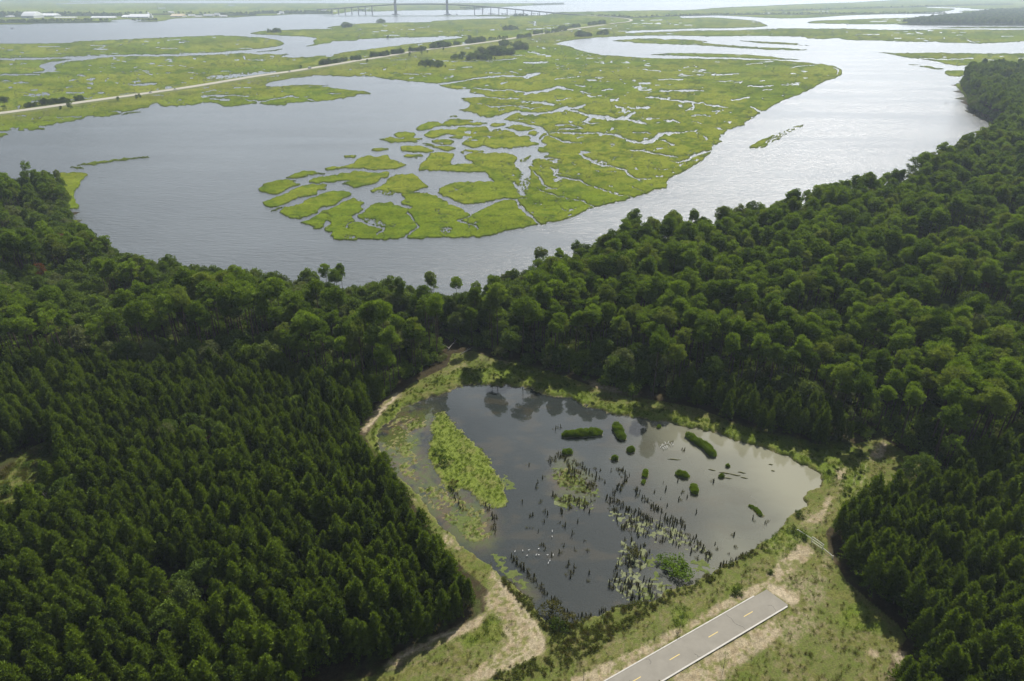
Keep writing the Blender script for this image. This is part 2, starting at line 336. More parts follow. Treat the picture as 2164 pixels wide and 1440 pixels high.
    isl = [('C', [(-1800,290),(200,278),(500,262),(750,252),(1000,240),(1250,230),(1400,225),(1550,232),(1680,240),(1760,255),(1800,272),(1790,290),(1700,305),(1560,320),(1400,332),(1200,345),(1000,348),(800,350),(600,355),(400,362),(200,370),(-1800,377)]),
      ('C', [(-1800,392),(150,382),(300,375),(460,375),(400,385),(300,400),(260,412),(250,430),(280,445),(260,455),(200,462),(100,472),(-1800,480)]),
      ('C', [(1610,335),(1700,322),(1800,312),(1790,318),(1700,330)]), ('C', [(590,748),(690,742),(700,738),(640,734)]), ('C', [(760,735),(830,715),(900,714),(850,725)]),
      ('C', [(-60,850),(30,846),(50,855),(10,870),(-60,872)]), ('D', [(800,548),(930,520),(1010,505),(1100,492),(1180,492),(1060,510),(960,525)]),
      ('A', [(25,685),(45,655),(90,635),(150,622),(215,620),(262,625),(245,635),(290,648),(270,662),(235,668),(190,690),(135,718),(95,712),(40,698)]),
      ('A', [(195,605),(230,590),(270,578),(320,562),(385,562),(400,572),(460,575),(420,583),(370,588),(330,598),(270,610),(220,612)]),
      ('A', [(348,628),(380,610),(440,600),(520,590),(555,570),(620,575),(640,565),(720,568),(800,570),(850,568),(878,580),(850,605),(820,610),(790,640),(740,655),(690,668),(645,677),(610,655),(565,648),(620,628),(540,632),(470,640),(400,643),(360,640)]),
      ('A', [(48,770),(110,745),(170,720),(240,690),(300,665),(370,650),(465,655),(460,680),(405,690),(410,705),(370,725),(310,730),(250,750),(195,780),(120,803),(75,795)]),
      ('A', [(90,825),(150,805),(200,795),(130,818)]),
      ('A', [(155,830),(190,800),(260,790),(330,755),(390,730),(450,705),(530,693),(600,698),(630,710),(600,735),(555,755),(530,780),(470,795),(430,800),(400,835),(340,860),(290,878),(230,872),(180,850)]),
      ('A', [(295,905),(350,880),(400,855),(430,830),(510,800),(570,765),(620,745),(680,745),(715,770),(690,795),(710,815),(670,835),(635,850),(630,870),(650,890),(610,910),(570,950),(525,985),(490,990),(495,965),(460,950),(450,935),(490,910),(480,888),(455,890),(445,920),(400,942),(345,915)]),
      ('A', [(450,548),(500,535),(570,535),(630,515),(670,480),(720,465),(800,468),(870,460),(880,485),(930,500),(985,520),(950,540),(890,552),(800,557),(720,552),(640,545),(560,548),(490,557)]),
      ('A', [(755,690),(790,670),(850,645),(875,605),(930,590),(1000,582),(1050,590),(1075,620),(1095,640),(1125,660),(1090,680),(1030,695),(950,705),(880,722),(820,728),(780,710)]),
      ('A', [(1060,560),(1075,520),(1110,490),(1140,450),(1200,440),(1270,442),(1300,458),(1280,495),(1285,518),(1350,515),(1425,508),(1370,482),(1390,452),(1500,443),(1640,450),(1710,470),(1690,520),(1730,550),(1760,590),(1740,610),(1690,640),(1640,640),(1560,635),(1530,610),(1500,575),(1430,570),(1300,568),(1180,560),(1100,562)]),
      ('A', [(1190,700),(1230,660),(1290,640),(1400,632),(1520,635),(1640,635),(1690,655),(1720,700),(1755,730),(1700,745),(1600,745),(1500,770),(1420,780),(1330,770),(1270,740),(1220,722)]),
      ('A', [(945,710),(1000,700),(1080,705),(1140,715),(1210,740),(1255,765),(1270,785),(1340,800),(1370,830),(1400,855),(1350,875),(1310,895),(1350,905),(1420,920),(1440,945),(1420,990),(1330,998),(1200,1000),(1050,1005),(990,995),(1030,960),(1070,930),(1040,895),(1030,860),(990,830),(1020,800),(960,785),(945,765),(980,740)]),
      ('A', [(670,855),(720,830),(740,795),(790,770),(880,768),(910,785),(970,800),(1000,810),(985,840),(1020,870),(1040,900),(1060,930),(1010,960),(960,1000),(900,1010),(790,1012),(800,980),(835,950),(800,925),(740,905),(690,880)]),
      ('A', [(500,1000),(560,960),(620,910),(680,895),(730,915),(790,930),(825,945),(790,975),(785,1005),(700,1010),(560,1015)]),
      ('A', [(1340,890),(1400,860),(1430,830),(1490,810),(1560,780),(1630,755),(1700,760),(1720,800),(1760,840),(1810,870),(1855,905),(1800,925),(1700,940),(1600,965),(1540,980),(1430,995),(1450,940),(1430,915)]),
      ('A', [(1690,650),(1760,610),(1800,640),(1870,660),(1940,690),(2000,720),(2100,745),(2150,755),(2164,770),(2164,820),(2100,840),(2000,865),(1870,910),(1850,890),(1800,855),(1740,800),(1720,765),(1780,735),(1780,690),(1720,660)]),
      ('A', [(800,355),(840,345),(900,340),(960,350),(1000,345),(1080,350),(1085,358),(1030,375),(960,372),(880,378),(830,362)]), ('A', [(905,320),(950,310),(1030,312),(1045,335),(1010,348),(930,342)]),
      ('A', [(1045,292),(1080,262),(1130,245),(1200,238),(1220,250),(1260,228),(1350,222),(1420,232),(1390,245),(1440,242),(1515,248),(1470,262),(1400,262),(1300,268),(1200,268),(1120,292)]),
      ('A', [(1525,262),(1560,250),(1620,248),(1640,258),(1600,272),(1550,272)]),
      ('A', [(1105,335),(1130,300),(1200,292),(1300,292),(1340,275),(1420,280),(1470,275),(1520,280),(1530,305),(1600,285),(1670,300),(1720,330),(1790,335),(1800,365),(1860,385),(1800,398),(1720,410),(1640,415),(1550,415),(1490,400),(1400,408),(1350,380),(1400,350),(1330,352),(1255,345),(1320,328),(1240,325),(1170,345)]),
      ('A', [(1630,275),(1690,262),(1780,270),(1835,290),(1780,298),(1720,298),(1660,285)]), ('A', [(1770,318),(1810,302),(1865,312),(1850,328),(1790,328)]),
      ('A', [(945,405),(1000,398),(1080,402),(1140,420),(1168,432),(1120,442),(1030,440),(960,432)]), ('A', [(1145,368),(1190,358),(1280,360),(1295,375),(1260,392),(1190,385)]),
      ('A', [(1075,388),(1120,378),(1190,400),(1300,405),(1310,412),(1240,430),(1190,420),(1150,402)]), ('A', [(965,462),(1000,450),(1080,455),(1095,465),(1040,475),(980,475)]),
      ('A', [(1335,432),(1400,422),(1485,430),(1480,442),(1400,445),(1345,442)]), ('A', [(1720,490),(1790,465),(1815,485),(1800,510),(1740,512)]),
      ('A', [(1270,205),(1300,198),(1320,205),(1290,215)]), ('A', [(755,430),(800,412),(880,420),(830,430)]), ('A', [(580,465),(620,455),(660,465),(610,478)]), ('A', [(480,460),(540,460),(600,445),(560,458)]),
      ('E', [(-30,245),(60,235),(200,240),(280,252),(250,258),(500,278),(680,285),(870,298),(800,303),(600,298),(400,285),(200,272),(0,265),(-180,258),(-100,245)]),
      ('D', [(2100,272),(1950,268),(1880,265),(1845,258),(1950,250),(2050,246),(2164,248),(2164,270)]),
      ('E', [(430,240),(560,248),(780,258),(830,268),(910,275),(800,272),(600,262),(500,250)]),
      ('E', [(-80,327),(100,318),(300,322),(440,325),(600,335),(720,348),(840,358),(700,358),(500,350),(350,345),(200,340),(0,332)]),
      ('E', [(1225,312),(1310,316),(1500,318),(1700,316),(1900,320),(4000,324),(4000,385),(2000,385),(1880,380),(1800,395),(1700,385),(1640,370),(1540,355),(1450,345),(1350,325)]),
      ('E', [(1465,385),(1560,390),(1630,405),(1690,415),(1640,418),(1540,400)]), ('E', [(1690,425),(1760,420),(1830,430),(1810,455),(1740,458),(1700,450)]),
      ('E', [(1750,505),(1800,500),(1840,580),(1850,640),(1960,700),(2075,800),(1990,790),(1940,730),(1850,665),(1820,600),(1780,550)]), ('E', [(1860,790),(1900,783),(1925,788),(1880,795)]),
      ('F', [(350,125),(420,105),(560,112),(510,165),(505,200),(470,245),(500,330),(440,345),(445,390),(500,418),(480,437),(455,450),(400,430),(380,330),(380,230)]),
      ('F', [(475,60),(560,45),(700,25),(820,15),(940,5),(930,15),(820,25),(700,42),(560,58)]), ('F', [(440,75),(500,70),(540,78),(480,80)]),
      ('E', [(2010,160),(1700,166),(1640,168),(1750,171),(4000,174),(4000,162)]),
      ('E', [(-200,170),(0,160),(200,150),(440,145),(600,152),(620,160),(420,166),(200,170)])]
    for fr, p in isl: R.poly(t(fr, p))
    # far shores beyond the big river
    R.poly(t('TL', [(-2300,12),(700,14),(1400,28),(2164,28)])+t('TM', [(0,28),(1000,28),(1700,26),(2164,24)])+t('TR', [(0,26),(400,28),(600,30),(800,38),(560,46),(350,56),(150,68),(0,78)])
      +t('TM', [(1980,79),(1700,87),(1400,90),(1150,95),(1000,101),(860,98),(800,102),(700,118),(650,124),(560,122),(300,125),(150,135),(0,138)])+t('TL', [(2060,145),(1900,152),(1500,158),(1380,180),(1250,186),(1100,186),(930,191),(600,198),(300,203),(0,210),(-2300,212)]))
    for p in ([(930,180),(1080,188),(1260,168),(1100,166),(1000,170)], [(430,36),(900,28),(1500,25),(2164,24),(2164,19),(1500,18),(800,22)], [(1265,68),(1400,68),(1380,72)], [(1900,46),(2010,44),(1950,49)]):
        R.poly(t('TL', p), 0.0)
    R.poly(t('px', [(-560,-8),(1060,-8),(940,0.5),(560,1.6),(300,2.2),(-560,3.6)]), smooth=False)
    R.poly(t('TR', [(420,10),(560,9),(570,12),(420,13)]))
    # channels and pools
    ch = {'B': [[(0,282,8),(100,285,10),(200,268,14),(280,240,22),(340,245,22),(390,232,14),(425,218,6)],[(360,262,18),(420,285,16),(480,298,22),(560,300,26),(620,318,24),(690,318,16),(730,280,22),(750,272,10)],[(480,300,16),(430,330,30),(410,335,20)],[(690,318,14),(760,328,14),(830,352,6)],
      [(0,352,14),(90,362,24),(150,395,34),(110,425,30),(80,450,26),(130,470,24),(160,485,12)],[(150,400,14),(210,435,12),(290,465,20),(400,470,3)],[(170,405,8),(260,405,8),(400,412,12),(500,405,14),(600,420,14),(640,430,26),(700,455,12),(780,470,34),(860,460,34),(900,430,40),(950,405,34),(1040,405,12),(1160,390,4)],
      [(920,450,16),(1000,480,12)],[(860,410,10),(730,402,12)],[(80,500,40),(110,540,50),(60,590,50),(20,630,36),(45,690,16)],[(120,565,30),(200,575,10),(260,580,14)],[(395,540,10),(430,575,22),(500,610,16),(600,630,10),(690,650,10),(710,680,22),(760,710,14),(800,728,4)],[(690,655,6),(560,662,5),(460,648,3)],
      [(710,525,8),(800,522,16),(880,545,14),(1010,558,10),(1030,570,4)],[(1245,525,16),(1140,550,22),(1090,585,22),(1030,605,14),(980,590,5)],[(1030,630,3),(930,645,5),(850,640,3)],[(190,630,10),(240,655,18),(220,685,18),(300,705,10),(390,718,18),(440,750,8),(520,770,8),(590,800,8),(740,832,6)],
      [(90,650,6),(140,730,14),(180,765,10),(240,770,12)],[(120,775,5),(190,800,8),(240,825,5),(340,840,4),(415,855,12),(440,875,8),(490,895,4)],[(230,870,4),(300,920,3)],[(0,880,10),(40,930,10),(100,985,8),(125,1000,10)],[(240,355,20),(300,352,10),(370,365,16),(415,380,12),(260,380,14)],
      [(840,168,6),(900,175,10),(980,190,14),(1060,200,24),(1130,205,18),(1200,215,8),(1250,230,26),(1350,238,10)],[(1130,210,10),(1130,240,16),(1080,258,8)],[(620,225,14),(645,240,26),(672,245,10)],[(630,190,16),(650,178,8)],[(900,135,4),(960,132,14),(1010,130,8),(1080,130,20),(1200,132,8)],[(1380,190,6),(1420,185,18),(1500,175,6)],
      [(0,40,10),(60,28,24),(130,16,8)],[(20,152,8),(100,140,24),(170,130,30),(240,112,16),(350,125,8)],[(365,95,8),(420,105,10)],[(390,138,8),(465,152,6)],[(530,123,6),(600,120,8)],[(730,104,10),(790,105,8)],[(0,205,6),(100,205,12),(170,215,26),(220,225,8)],[(240,195,14),(310,185,4)],[(940,325,10),(990,320,12),(1040,342,14)],
      [(1260,268,10),(1300,262,16),(1280,285,10)],[(1505,235,10),(1560,265,20),(1590,270,10)],[(1190,430,8),(1220,450,14)],[(690,740,3),(760,775,5),(850,800,3)],[(760,240,14),(830,238,10)],[(560,70,6),(580,74,5)],[(480,45,6),(560,40,4)],[(900,60,8),(1060,56,7)],[(1000,30,4),(1200,28,6)],[(1240,25,4),(1430,20,8)],[(1280,70,8),(1400,66,6)],[(1430,80,10),(1450,70,6)],[(1490,100,6),(1650,100,8)],[(1580,130,8),(1650,120,8)],[(1700,92,6),(1820,88,6)],[(1560,62,6),(1600,66,8)],[(1130,290,8),(1240,294,8)],[(1120,330,8),(1180,345,10)],[(40,600,20),(90,625,10)],[(860,312,10),(900,308,6)]],
     'D': [[(740,535,26),(860,522,18),(940,508,14),(1040,492,14),(1150,485,10),(1270,488,8),(1310,495,18),(1350,478,12),(1390,468,8)],[(960,560,10),(1080,575,14),(1200,572,12),(1300,590,10),(1400,580,30),(1450,570,22),(1500,550,12),(1600,575,6)],[(1290,600,8),(1400,585,12)],[(1010,610,10),(1060,620,12),(1150,625,10),(1250,628,14)],[(1020,665,4),(1080,680,10),(1200,675,8),(1280,680,10),(1330,690,10),(1400,685,6)],[(1330,660,10),(1400,648,14),(1450,660,14)],
      [(1050,775,30),(1150,745,24),(1240,712,22),(1350,722,18),(1450,715,18),(1550,695,26),(1620,685,30),(1680,670,12)],[(1560,700,20),(1640,715,20),(1720,745,22),(1840,765,16),(1930,745,30),(1990,715,14)],[(1700,750,16),(1665,775,20),(1720,790,14),(1760,780,10)],[(1930,750,12),(2000,780,10),(2060,795,8)],[(1870,640,20),(1890,625,10)],[(1880,680,30),(1910,690,16)],[(1500,640,8),(1560,630,8)],[(1640,580,8),(1710,598,6)],[(1475,505,6),(1570,492,6),(1690,482,4)],[(1140,535,14),(1180,520,8)],
      [(1280,398,10),(1360,398,22),(1440,398,8)],[(390,445,16),(410,440,8)],[(520,470,6),(600,475,12),(620,478,4)],[(640,485,12),(670,488,6)],[(780,495,8),(830,488,6)],[(700,378,6),(740,388,5),(900,392,6),(1100,385,6),(1190,378,10),(1240,370,6)],[(890,430,8),(960,427,6)],[(1310,330,8),(1380,340,14)],[(1740,184,5),(1840,182,6)],[(1750,202,4),(1900,200,5),(2164,195,9)],[(1950,151,4),(2100,148,7)],[(2020,131,4),(2164,128,7)],[(1070,190,5),(1100,187,4)],[(1300,186,4),(1450,180,5)],[(1200,355,8),(1290,352,5)],[(440,385,5),(560,375,5)],[(1060,462,8),(1140,465,6)],[(1190,455,8),(1250,468,8)],[(280,462,8),(290,466,6)],[(180,440,8),(195,445,4)],[(1970,552,6),(2020,555,6)],[(2030,442,6),(2150,452,8)],[(2060,618,8),(2164,625,12)],[(1780,575,10),(1840,570,6)],[(2000,690,6),(2080,685,14)]],
     'C': [[(820,540,10),(900,540,18),(1000,530,10)],[(760,600,6),(870,592,8)],[(1380,495,14),(1480,480,18),(1600,475,10),(1740,460,8)],[(510,480,20),(550,487,6)],[(1000,418,6),(1140,415,4)],[(610,290,8),(680,290,6)],[(1140,272,10),(1170,270,8)],[(990,303,6),(1050,303,4)],[(240,298,6),(380,298,6)],[(200,650,20),(250,648,10),(340,636,8),(460,632,8),(600,620,6)],[(880,476,6),(970,475,4)],[(1550,360,12),(1560,378,12)],[(1300,610,8),(1380,610,24),(1500,608,10),(1580,610,6)],[(1400,640,16),(1450,635,20),(1330,630,8)],[(1560,635,10),(1640,650,16),(1700,640,10),(1780,625,16),(1850,612,12),(1900,620,8)],[(1960,635,12),(2000,640,6)],[(2060,595,6),(2120,595,12),(2164,595,8)],[(370,745,10),(450,745,8),(520,742,10)],[(690,712,6),(780,715,10),(850,705,6)],[(670,520,10),(675,515,10)],[(1150,528,8),(1180,530,6)],[(110,582,5),(230,605,8),(245,608,6)],[(1050,467,8),(1080,466,5)],[(1270,465,5),(1300,466,6)],[(530,530,8)],[(0,516,5),(70,518,6)],[(1400,455,6),(1470,455,5)],[(1290,517,4),(1420,510,5)],[(1940,567,6),(1950,566,6)]],
     'E': [[(1200,207,6),(1300,207,7)],[(1825,240,10),(1850,252,6),(1880,258,5)],[(1570,243,8),(1590,246,8)],[(100,214,6)],[(70,150,5),(180,152,6)],[(80,128,5),(120,128,5)],[(370,172,6),(420,172,6)],[(1240,131,6),(1340,129,7)],[(1400,120,6),(1430,126,6)],[(1540,352,8),(1700,358,10),(1860,350,8)],[(1910,352,5),(2080,375,10)],[(1680,345,8),(1700,342,6)],[(1760,395,10),(1790,410,10)],[(190,420,8),(260,422,14)],[(290,452,5),(420,448,8)],[(60,475,10)],[(430,495,8),(470,492,6)],[(510,520,6),(600,520,8)],[(760,408,5),(820,398,6),(920,388,5)],[(1020,405,6),(1050,420,10),(1045,445,8)],[(0,545,20),(100,543,14),(240,546,8)],[(500,390,5),(600,378,6)],[(860,62,4),(1000,70,5)],[(740,92,4),(900,85,4)],[(560,80,4),(740,78,5)]],
     'TM': [[(870,100,4),(950,70,16),(960,66,10)],[(40,62,5),(100,60,8)],[(1050,50,4),(1140,52,5)],[(1280,62,4),(1400,68,5)],[(1980,255,10),(2060,252,8)],[(1450,222,4),(1580,221,5)],[(2090,210,5),(2120,209,5)],[(1640,206,4),(1670,206,5)],[(1790,260,4),(1830,260,4)],[(780,447,10),(800,447,8)],[(720,458,8)],[(1270,430,14),(1330,420,8),(1460,410,8)]],
     'TR': [[(150,254,12),(220,252,10)],[(440,250,8),(600,243,7)],[(620,238,5),(740,234,5)],[(20,315,10),(70,318,8)],[(680,148,8),(800,143,8)],[(600,192,6),(640,193,6)],[(790,175,5),(830,176,5)],[(880,202,5),(980,192,5)],[(1040,246,8),(1120,240,12),(1180,246,5)],[(460,185,4),(530,184,4)],[(255,209,6),(285,210,5)],[(680,316,6)],[(690,345,6),(730,342,6)],[(600,386,6)],[(1490,238,8),(1590,237,6)],[(1560,205,5),(1690,200,6)],[(1690,213,8),(1800,213,6)],[(450,440,8),(530,450,14),(560,455,10)],[(380,470,10),(440,468,8)],[(580,410,6),(640,415,5)]],
     'A': [[(470,665,14),(540,668,22)],[(900,880,6)],[(1690,650,20),(1730,680,26),(1740,720,16)],[(1720,765,8),(1760,810,12),(1820,870,8),(1860,910,8)],[(1500,785,26),(1560,765,18),(1650,750,8),(1780,735,8)],[(1900,330,16),(1850,360,26),(1880,385,20)],[(1700,520,20),(1760,545,26),(1770,600,20)],[(1870,655,10),(1960,680,8)],[(1970,770,6),(2030,825,4)],[(1860,690,6),(1920,705,8),(2010,735,5)],[(2130,620,12),(2164,660,10)],[(1930,540,14),(1960,575,14),(2040,595,8),(2120,610,10)]]}
    for fr, ls in ch.items():
        for l in ls: R.line(t(fr, [(a, b, c/FR[fr][2]) for a, b, c in l]), 0.0, .74, {'A': 1.35, 'B': 2.3, 'D': 1.9, 'C': 2.1, 'E': 1.7}.get(fr, 1.4))
    R.poly(t('B', [(1490,500),(1530,470),(1600,440),(1700,400),(1780,365),(1860,350),(1840,370),(1750,410),(1680,455),(1620,475),(1590,505),(1540,505)]))
    SPARSE = R.new()
    for fr, p in (('B', [(1590,470),(1700,395),(1800,355),(1880,345),(1860,372),(1750,415),(1640,475)]), ('A', [(1090,580),(1160,570),(1280,590),(1260,615),(1180,620),(1100,600)]), ('A', [(770,690),(860,690),(940,705),(880,722),(800,722)]), ('A', [(1480,570),(1530,590),(1530,630),(1480,620)]), ('A', [(1300,575),(1380,590),(1370,615),(1310,610)]), ('A', [(450,660),(560,655),(570,680),(470,682)]),
                  ('A', [(700,870),(800,880),(860,920),(840,945),(760,920)]), ('A', [(560,980),(640,985),(700,1000),(600,1008)]), ('A', [(1210,930),(1290,935),(1250,985),(1210,960)]), ('A', [(1340,800),(1440,790),(1500,800),(1440,840),(1380,835)]), ('A', [(1690,655),(1760,660),(1780,720),(1720,720)]), ('A', [(650,710),(720,710),(780,760),(700,770),(640,740)]), ('A', [(780,740),(940,735),(930,765),(800,765)]), ('B', [(450,580),(560,590),(600,620),(520,620)]), ('C', [(1340,480),(1760,450),(1760,490),(1360,505)]), ('B', [(0,560),(60,600),(60,760),(0,800)])):
        SPARSE.poly(t(fr, p))
    SPARSE.blur(2.2)
    SH = R.new()
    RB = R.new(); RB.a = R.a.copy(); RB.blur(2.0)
    R.blur(.5, 1)
    # level-of-detail grid: rows and columns get wider with distance, heights are true heights
    xs = np.concatenate([np.arange(-540, -20, 5.), np.arange(-20, 2186, 1.6), np.arange(2186, 2750, 5.)]); ys = np.concatenate([np.arange(-5, 60, .5), np.arange(60, 200, .8), np.arange(200, 520, 1.1)])
    X, Y = np.meshgrid(xs, ys); gx, gy = gnp(X, Y)
    near = np.clip((Y-20)/200, .12, 1)
    wx = X+(fbm(X/9, Y/5, 3, 3)-.5)*9*near; wy = Y+(fbm(X/11, Y/5, 5, 3)-.5)*6*near
    f = R.sample(wx, wy)
    sp = SPARSE.sample(X, Y)
    f = f*np.clip(1.0-sp*(1.15*(fbm(X/3.2, Y/1.7, 9, 3)-.12)), 0, 1)
    # small pools and hair-thin creeks scattered over the flats
    pn = fbm(X/24+5, 40*np.log(Y+25), 21, 4)
    big = (Y > 40) & ((Y < 330) | (X > 1090))
    pool = sstep(.728, .758, pn)*big*(vnoise(X/90, Y/40, 4) > .35)
    f = f*(1-pool)
    f = np.where(Y < 3, R.sample(X, Y), f)
    ridge = np.abs(fbm(X/60+3, Y/15, 31, 3)-.5); creek = 1-sstep(.005, .018, ridge); creek *= sstep(.35, .55, vnoise(X/150, Y/60, 8))*(Y > 45)
    ridge = np.abs(fbm(X/30+9, Y/8, 35, 3)-.5); ck2 = 1-sstep(.007, .024, ridge); ck2 *= sstep(.30, .44, vnoise(X/90+4, Y/34, 18))*(Y > 60)*((X > 1060) | (Y < 230)); creek = np.maximum(creek, ck2)
    hgt = .42+.25*fbm(gx/9, gy/9, 41, 4)+.14*(vnoise(gx/1.3, gy/1.3, 5)-.5)*np.clip((Y-180)/150, 0, 1)
    up = sstep(.46, .75, f)
    Z = -.45+up*(.45+hgt)
    Z = np.where(f < .02, -.45, Z)-creek*up*.55
    patch = fbm(gx/140, gy/140, 51, 4); fine = fbm(X/18, Y/5, 61, 4)
    c1 = np.array([.092, .126, .011]); c2 = np.array([.130, .150, .018]); c3 = np.array([.056, .090, .010])
    m = sstep(.35, .65, patch)[..., None]; c = c1*(1-m)+c2*m
    m = (sstep(.5, .72, fine)*.75)[..., None]; c = c*(1-m)+c3*m
    m = ((1-sstep(.5, .95, f))*.75+(1-sstep(.55, .92, RB.sample(wx, wy)))*.7+creek*.8).clip(0, 1)[..., None]; c = c*(1-m)+np.array([.035, .048, .012])*m  # creek mud, plus a dark rim painting in shade along the grass edges
    # higher brownish ground along the highway
    hw = np.interp(X.ravel(), [p[0] for p in HIGHWAY], [p[1] for p in HIGHWAY]).reshape(X.shape)
    m = (np.exp(-((Y-hw-8)/np.clip(7+(Y-40)*.05, 5, 20))**2)*.55*(X < 1320)*fbm(X/20, Y/6, 71, 3))[..., None]; c = c*(1-m)+np.array([.12, .11, .05])*m
    c = c*((.80+.40*vnoise(X/2.5, Y/1.4, 13))*(.72+.56*fbm(X/80, Y/8, 23, 4)))[..., None]
    keep = f > .04
    q = keep[:-1, :-1] | keep[1:, :-1] | keep[:-1, 1:] | keep[1:, 1:]
    # label joined pieces so that each lone island is its own terrain object
    lab = np.where(q, np.arange(q.size).reshape(q.shape)+1, 0)
    solid = (f > .46); qs = solid[:-1, :-1] | solid[1:, :-1] | solid[:-1, 1:] | solid[1:, 1:]
    lab = np.where(qs, lab, 0)
    for _ in range(400):
        old = lab.copy()
        for ax in (0, 1):
            for sgn in (1, -1):
                seq = range(1, lab.shape[ax]) if sgn == 1 else range(lab.shape[ax]-2, -1, -1)
                for i in seq:
                    if ax == 0: a = lab[i]; b = lab[i-sgn]
                    else: a = lab[:, i]; b = lab[:, i-sgn]
                    mm = (a > 0) & (b > a)
                    if mm.any(): a[mm] = b[mm]
        if (old == lab).all(): break
    iy, ix = np.nonzero(q); w = len(xs); base = iy*w+ix
    quads = np.stack([base+w, base+w+1, base+1, base], 1)
    ql = lab[iy, ix]
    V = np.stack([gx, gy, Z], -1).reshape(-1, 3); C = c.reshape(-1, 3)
    mat = colmat('marsh_grass', .95, 1.1, .3, .25, 1.6, .0)
    done = np.zeros(len(quads), bool)
    def emit(sel, name, label):
        qd = quads[sel]; used = np.unique(qd); remap = np.zeros(len(V), np.int32); remap[used] = np.arange(len(used))
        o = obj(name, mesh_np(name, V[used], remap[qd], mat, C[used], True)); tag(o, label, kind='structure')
    seeds = [((150,665),'A','small rounded marsh island at the far tip of the delta'),((320,585),'A','slim marsh island behind the rounded tip island'),((640,600),'A','broad ragged marsh island behind the two long leaf shaped ones'),((250,710),'A','long leaf shaped marsh island next to the rounded tip island'),
      ((420,760),'A','largest leaf shaped marsh island between two straight channels'),((560,850),'A','marsh island with a square notch in its river edge'),((780,510),'A','marsh island shaped like a flat hill with a thin western tail'),((960,650),'A','marsh island with a thin watery southern edge'),((930,365),'A','low twin marsh islet at the outer edge of the delta'),
      ((1250,250),'A','outermost ragged marsh island above the flat twin islet'),((1060,425),'A','oval marsh islet between the flat twin islet and the big marsh'),((1600,360),'A','wide lobed marsh island in the middle of the delta'),((1560,470),'B','half drowned streak of marsh grass alone in the bright river'),
      ((700,33),'F','thin marsh bar alone in the lake near the wooded point'),((450,250),'F','bright green marsh fringe along the wooded point'),((1810,560),'E','bright marsh fringe under the far wooded bank')]
    for (sx, sy), fr, lb in seeds:
        (px, py), = t(fr, [(sx, sy)])
        i = np.searchsorted(ys, py)-1; j = int(np.searchsorted(xs, px))-1
        i0, j0 = max(0, i-6), max(0, j-6); win = lab[i0:i+7, j0:j+7]; v = win[win > 0]
        if not len(v): continue
        v = np.bincount(v).argmax(); sel = (ql == v) & ~done
        if 30 < sel.sum() < 60000: emit(sel, 'marsh_island', lb); done |= sel
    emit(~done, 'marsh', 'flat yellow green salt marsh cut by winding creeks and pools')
HIGHWAY = T('C', [(-1300,880),(-500,784),(0,722),(300,682),(600,640),(950,592),(1250,548),(1600,490),(1850,455),(2164,405)])+T('D', [(200,391),(400,360),(600,325),(850,295),(1100,262),(1300,230),(1500,200),(1650,178),(1800,158)])
HIGHWAY2 = T('TR', [(1150,204),(1230,195),(1300,187),(1335,176),(1325,165),(1280,156),(1215,149),(1120,142),(1040,137),(965,131)])
marsh()
# ------------------------------------------------------------------ wooded land, pond basin, sandy clearing
POND_Z, LAND_Z = .35, 1.15
POND = T('px', [(1050,815),(995,812),(950,826),(905,840),(880,850),(852,859),(829,879),(802,907),(796,929),(799,954),(815,979),(843,1007),(871,1034),(893,1062),(915,1093),(932,1112),(950,1125),(975,1153),(1025,1187),(1062,1222),(1100,1247),(1107,1257),(1127,1279),(1144,1305),(1182,1320),(1217,1317),(1244,1307),(1272,1297),(1307,1282),(1344,1277),(1394,1267),(1407,1248),(1457,1237),(1482,1222),(1502,1212),(1532,1194),(1569,1178),(1582,1166),(1612,1146),(1642,1128),(1652,1110),(1671,1088),(1690,1078),(1710,1067),(1698,1051),(1714,1037),(1736,1022),(1728,997),(1692,979),(1656,961),(1613,946),(1562,932),(1544,925),(1497,910),(1443,899),(1396,889),(1324,878),(1273,867),(1219,849),(1215,842),(1175,838),(1140,831),(1115,820),(1077,814)])
gp = lambda pts, z=LAND_Z: [tuple(G(p[0], p[1], z).xy) for p in pts]
tops = lambda pts, z: [tuple(G(p[0], p[1], z).xy) for p in pts]
LAND = (tops([(-700,366),(0,373),(60,370),(120,372)], 18) + gp(T('F', [(400,150),(398,330),(440,395),(455,470)]), .3)
  + tops([(222,506),(270,524),(360,534),(440,546),(560,553),(700,572),(850,584),(930,594),(1000,608),(1040,596),(1072,552),(1190,534),(1245,512),(1360,486),(1480,469),(1560,464),(1680,424),(1790,399),(1900,374),(2010,327),(2060,304)], 17.5)
  + gp([(2118,286),(2088,255),(2050,237),(2044,205),(2030,182)], .3) + tops([(2040,150),(2080,139),(2164,137),(2700,150)], 20) + [(2600, 900), (2600, -320), (-900, -320)])
CLEAR = gp(T('px', [(835,842),(868,812),(900,797),(945,775),(955,748),(1000,742),(1060,765),(1130,778),(1200,798),(1260,820),(1330,838),(1420,852),(1480,864),(1550,893),(1620,918),(1700,938),(1775,946),(1810,938),(1860,925),(1905,950),(1945,985),(1938,1010),(1895,1030),(1830,1060),(1775,1090),(1745,1125),(1752,1170),(1790,1230),(1850,1280),(1895,1318),(1915,1350),(1885,1390),(1870,1450),(1850,1560),(1950,2300),(300,2300),(640,1560),(690,1442),(740,1438),(830,1420),(900,1382),(985,1332),(1022,1295),(1036,1252),(1005,1222),(962,1186),(925,1146),(890,1090),(852,1030),(815,985),(790,950),(772,925),(800,882)]))
ROADP = T('px', [(1279.5,1440),(1620,1246),(1666,1279),(1399.5,1440)])
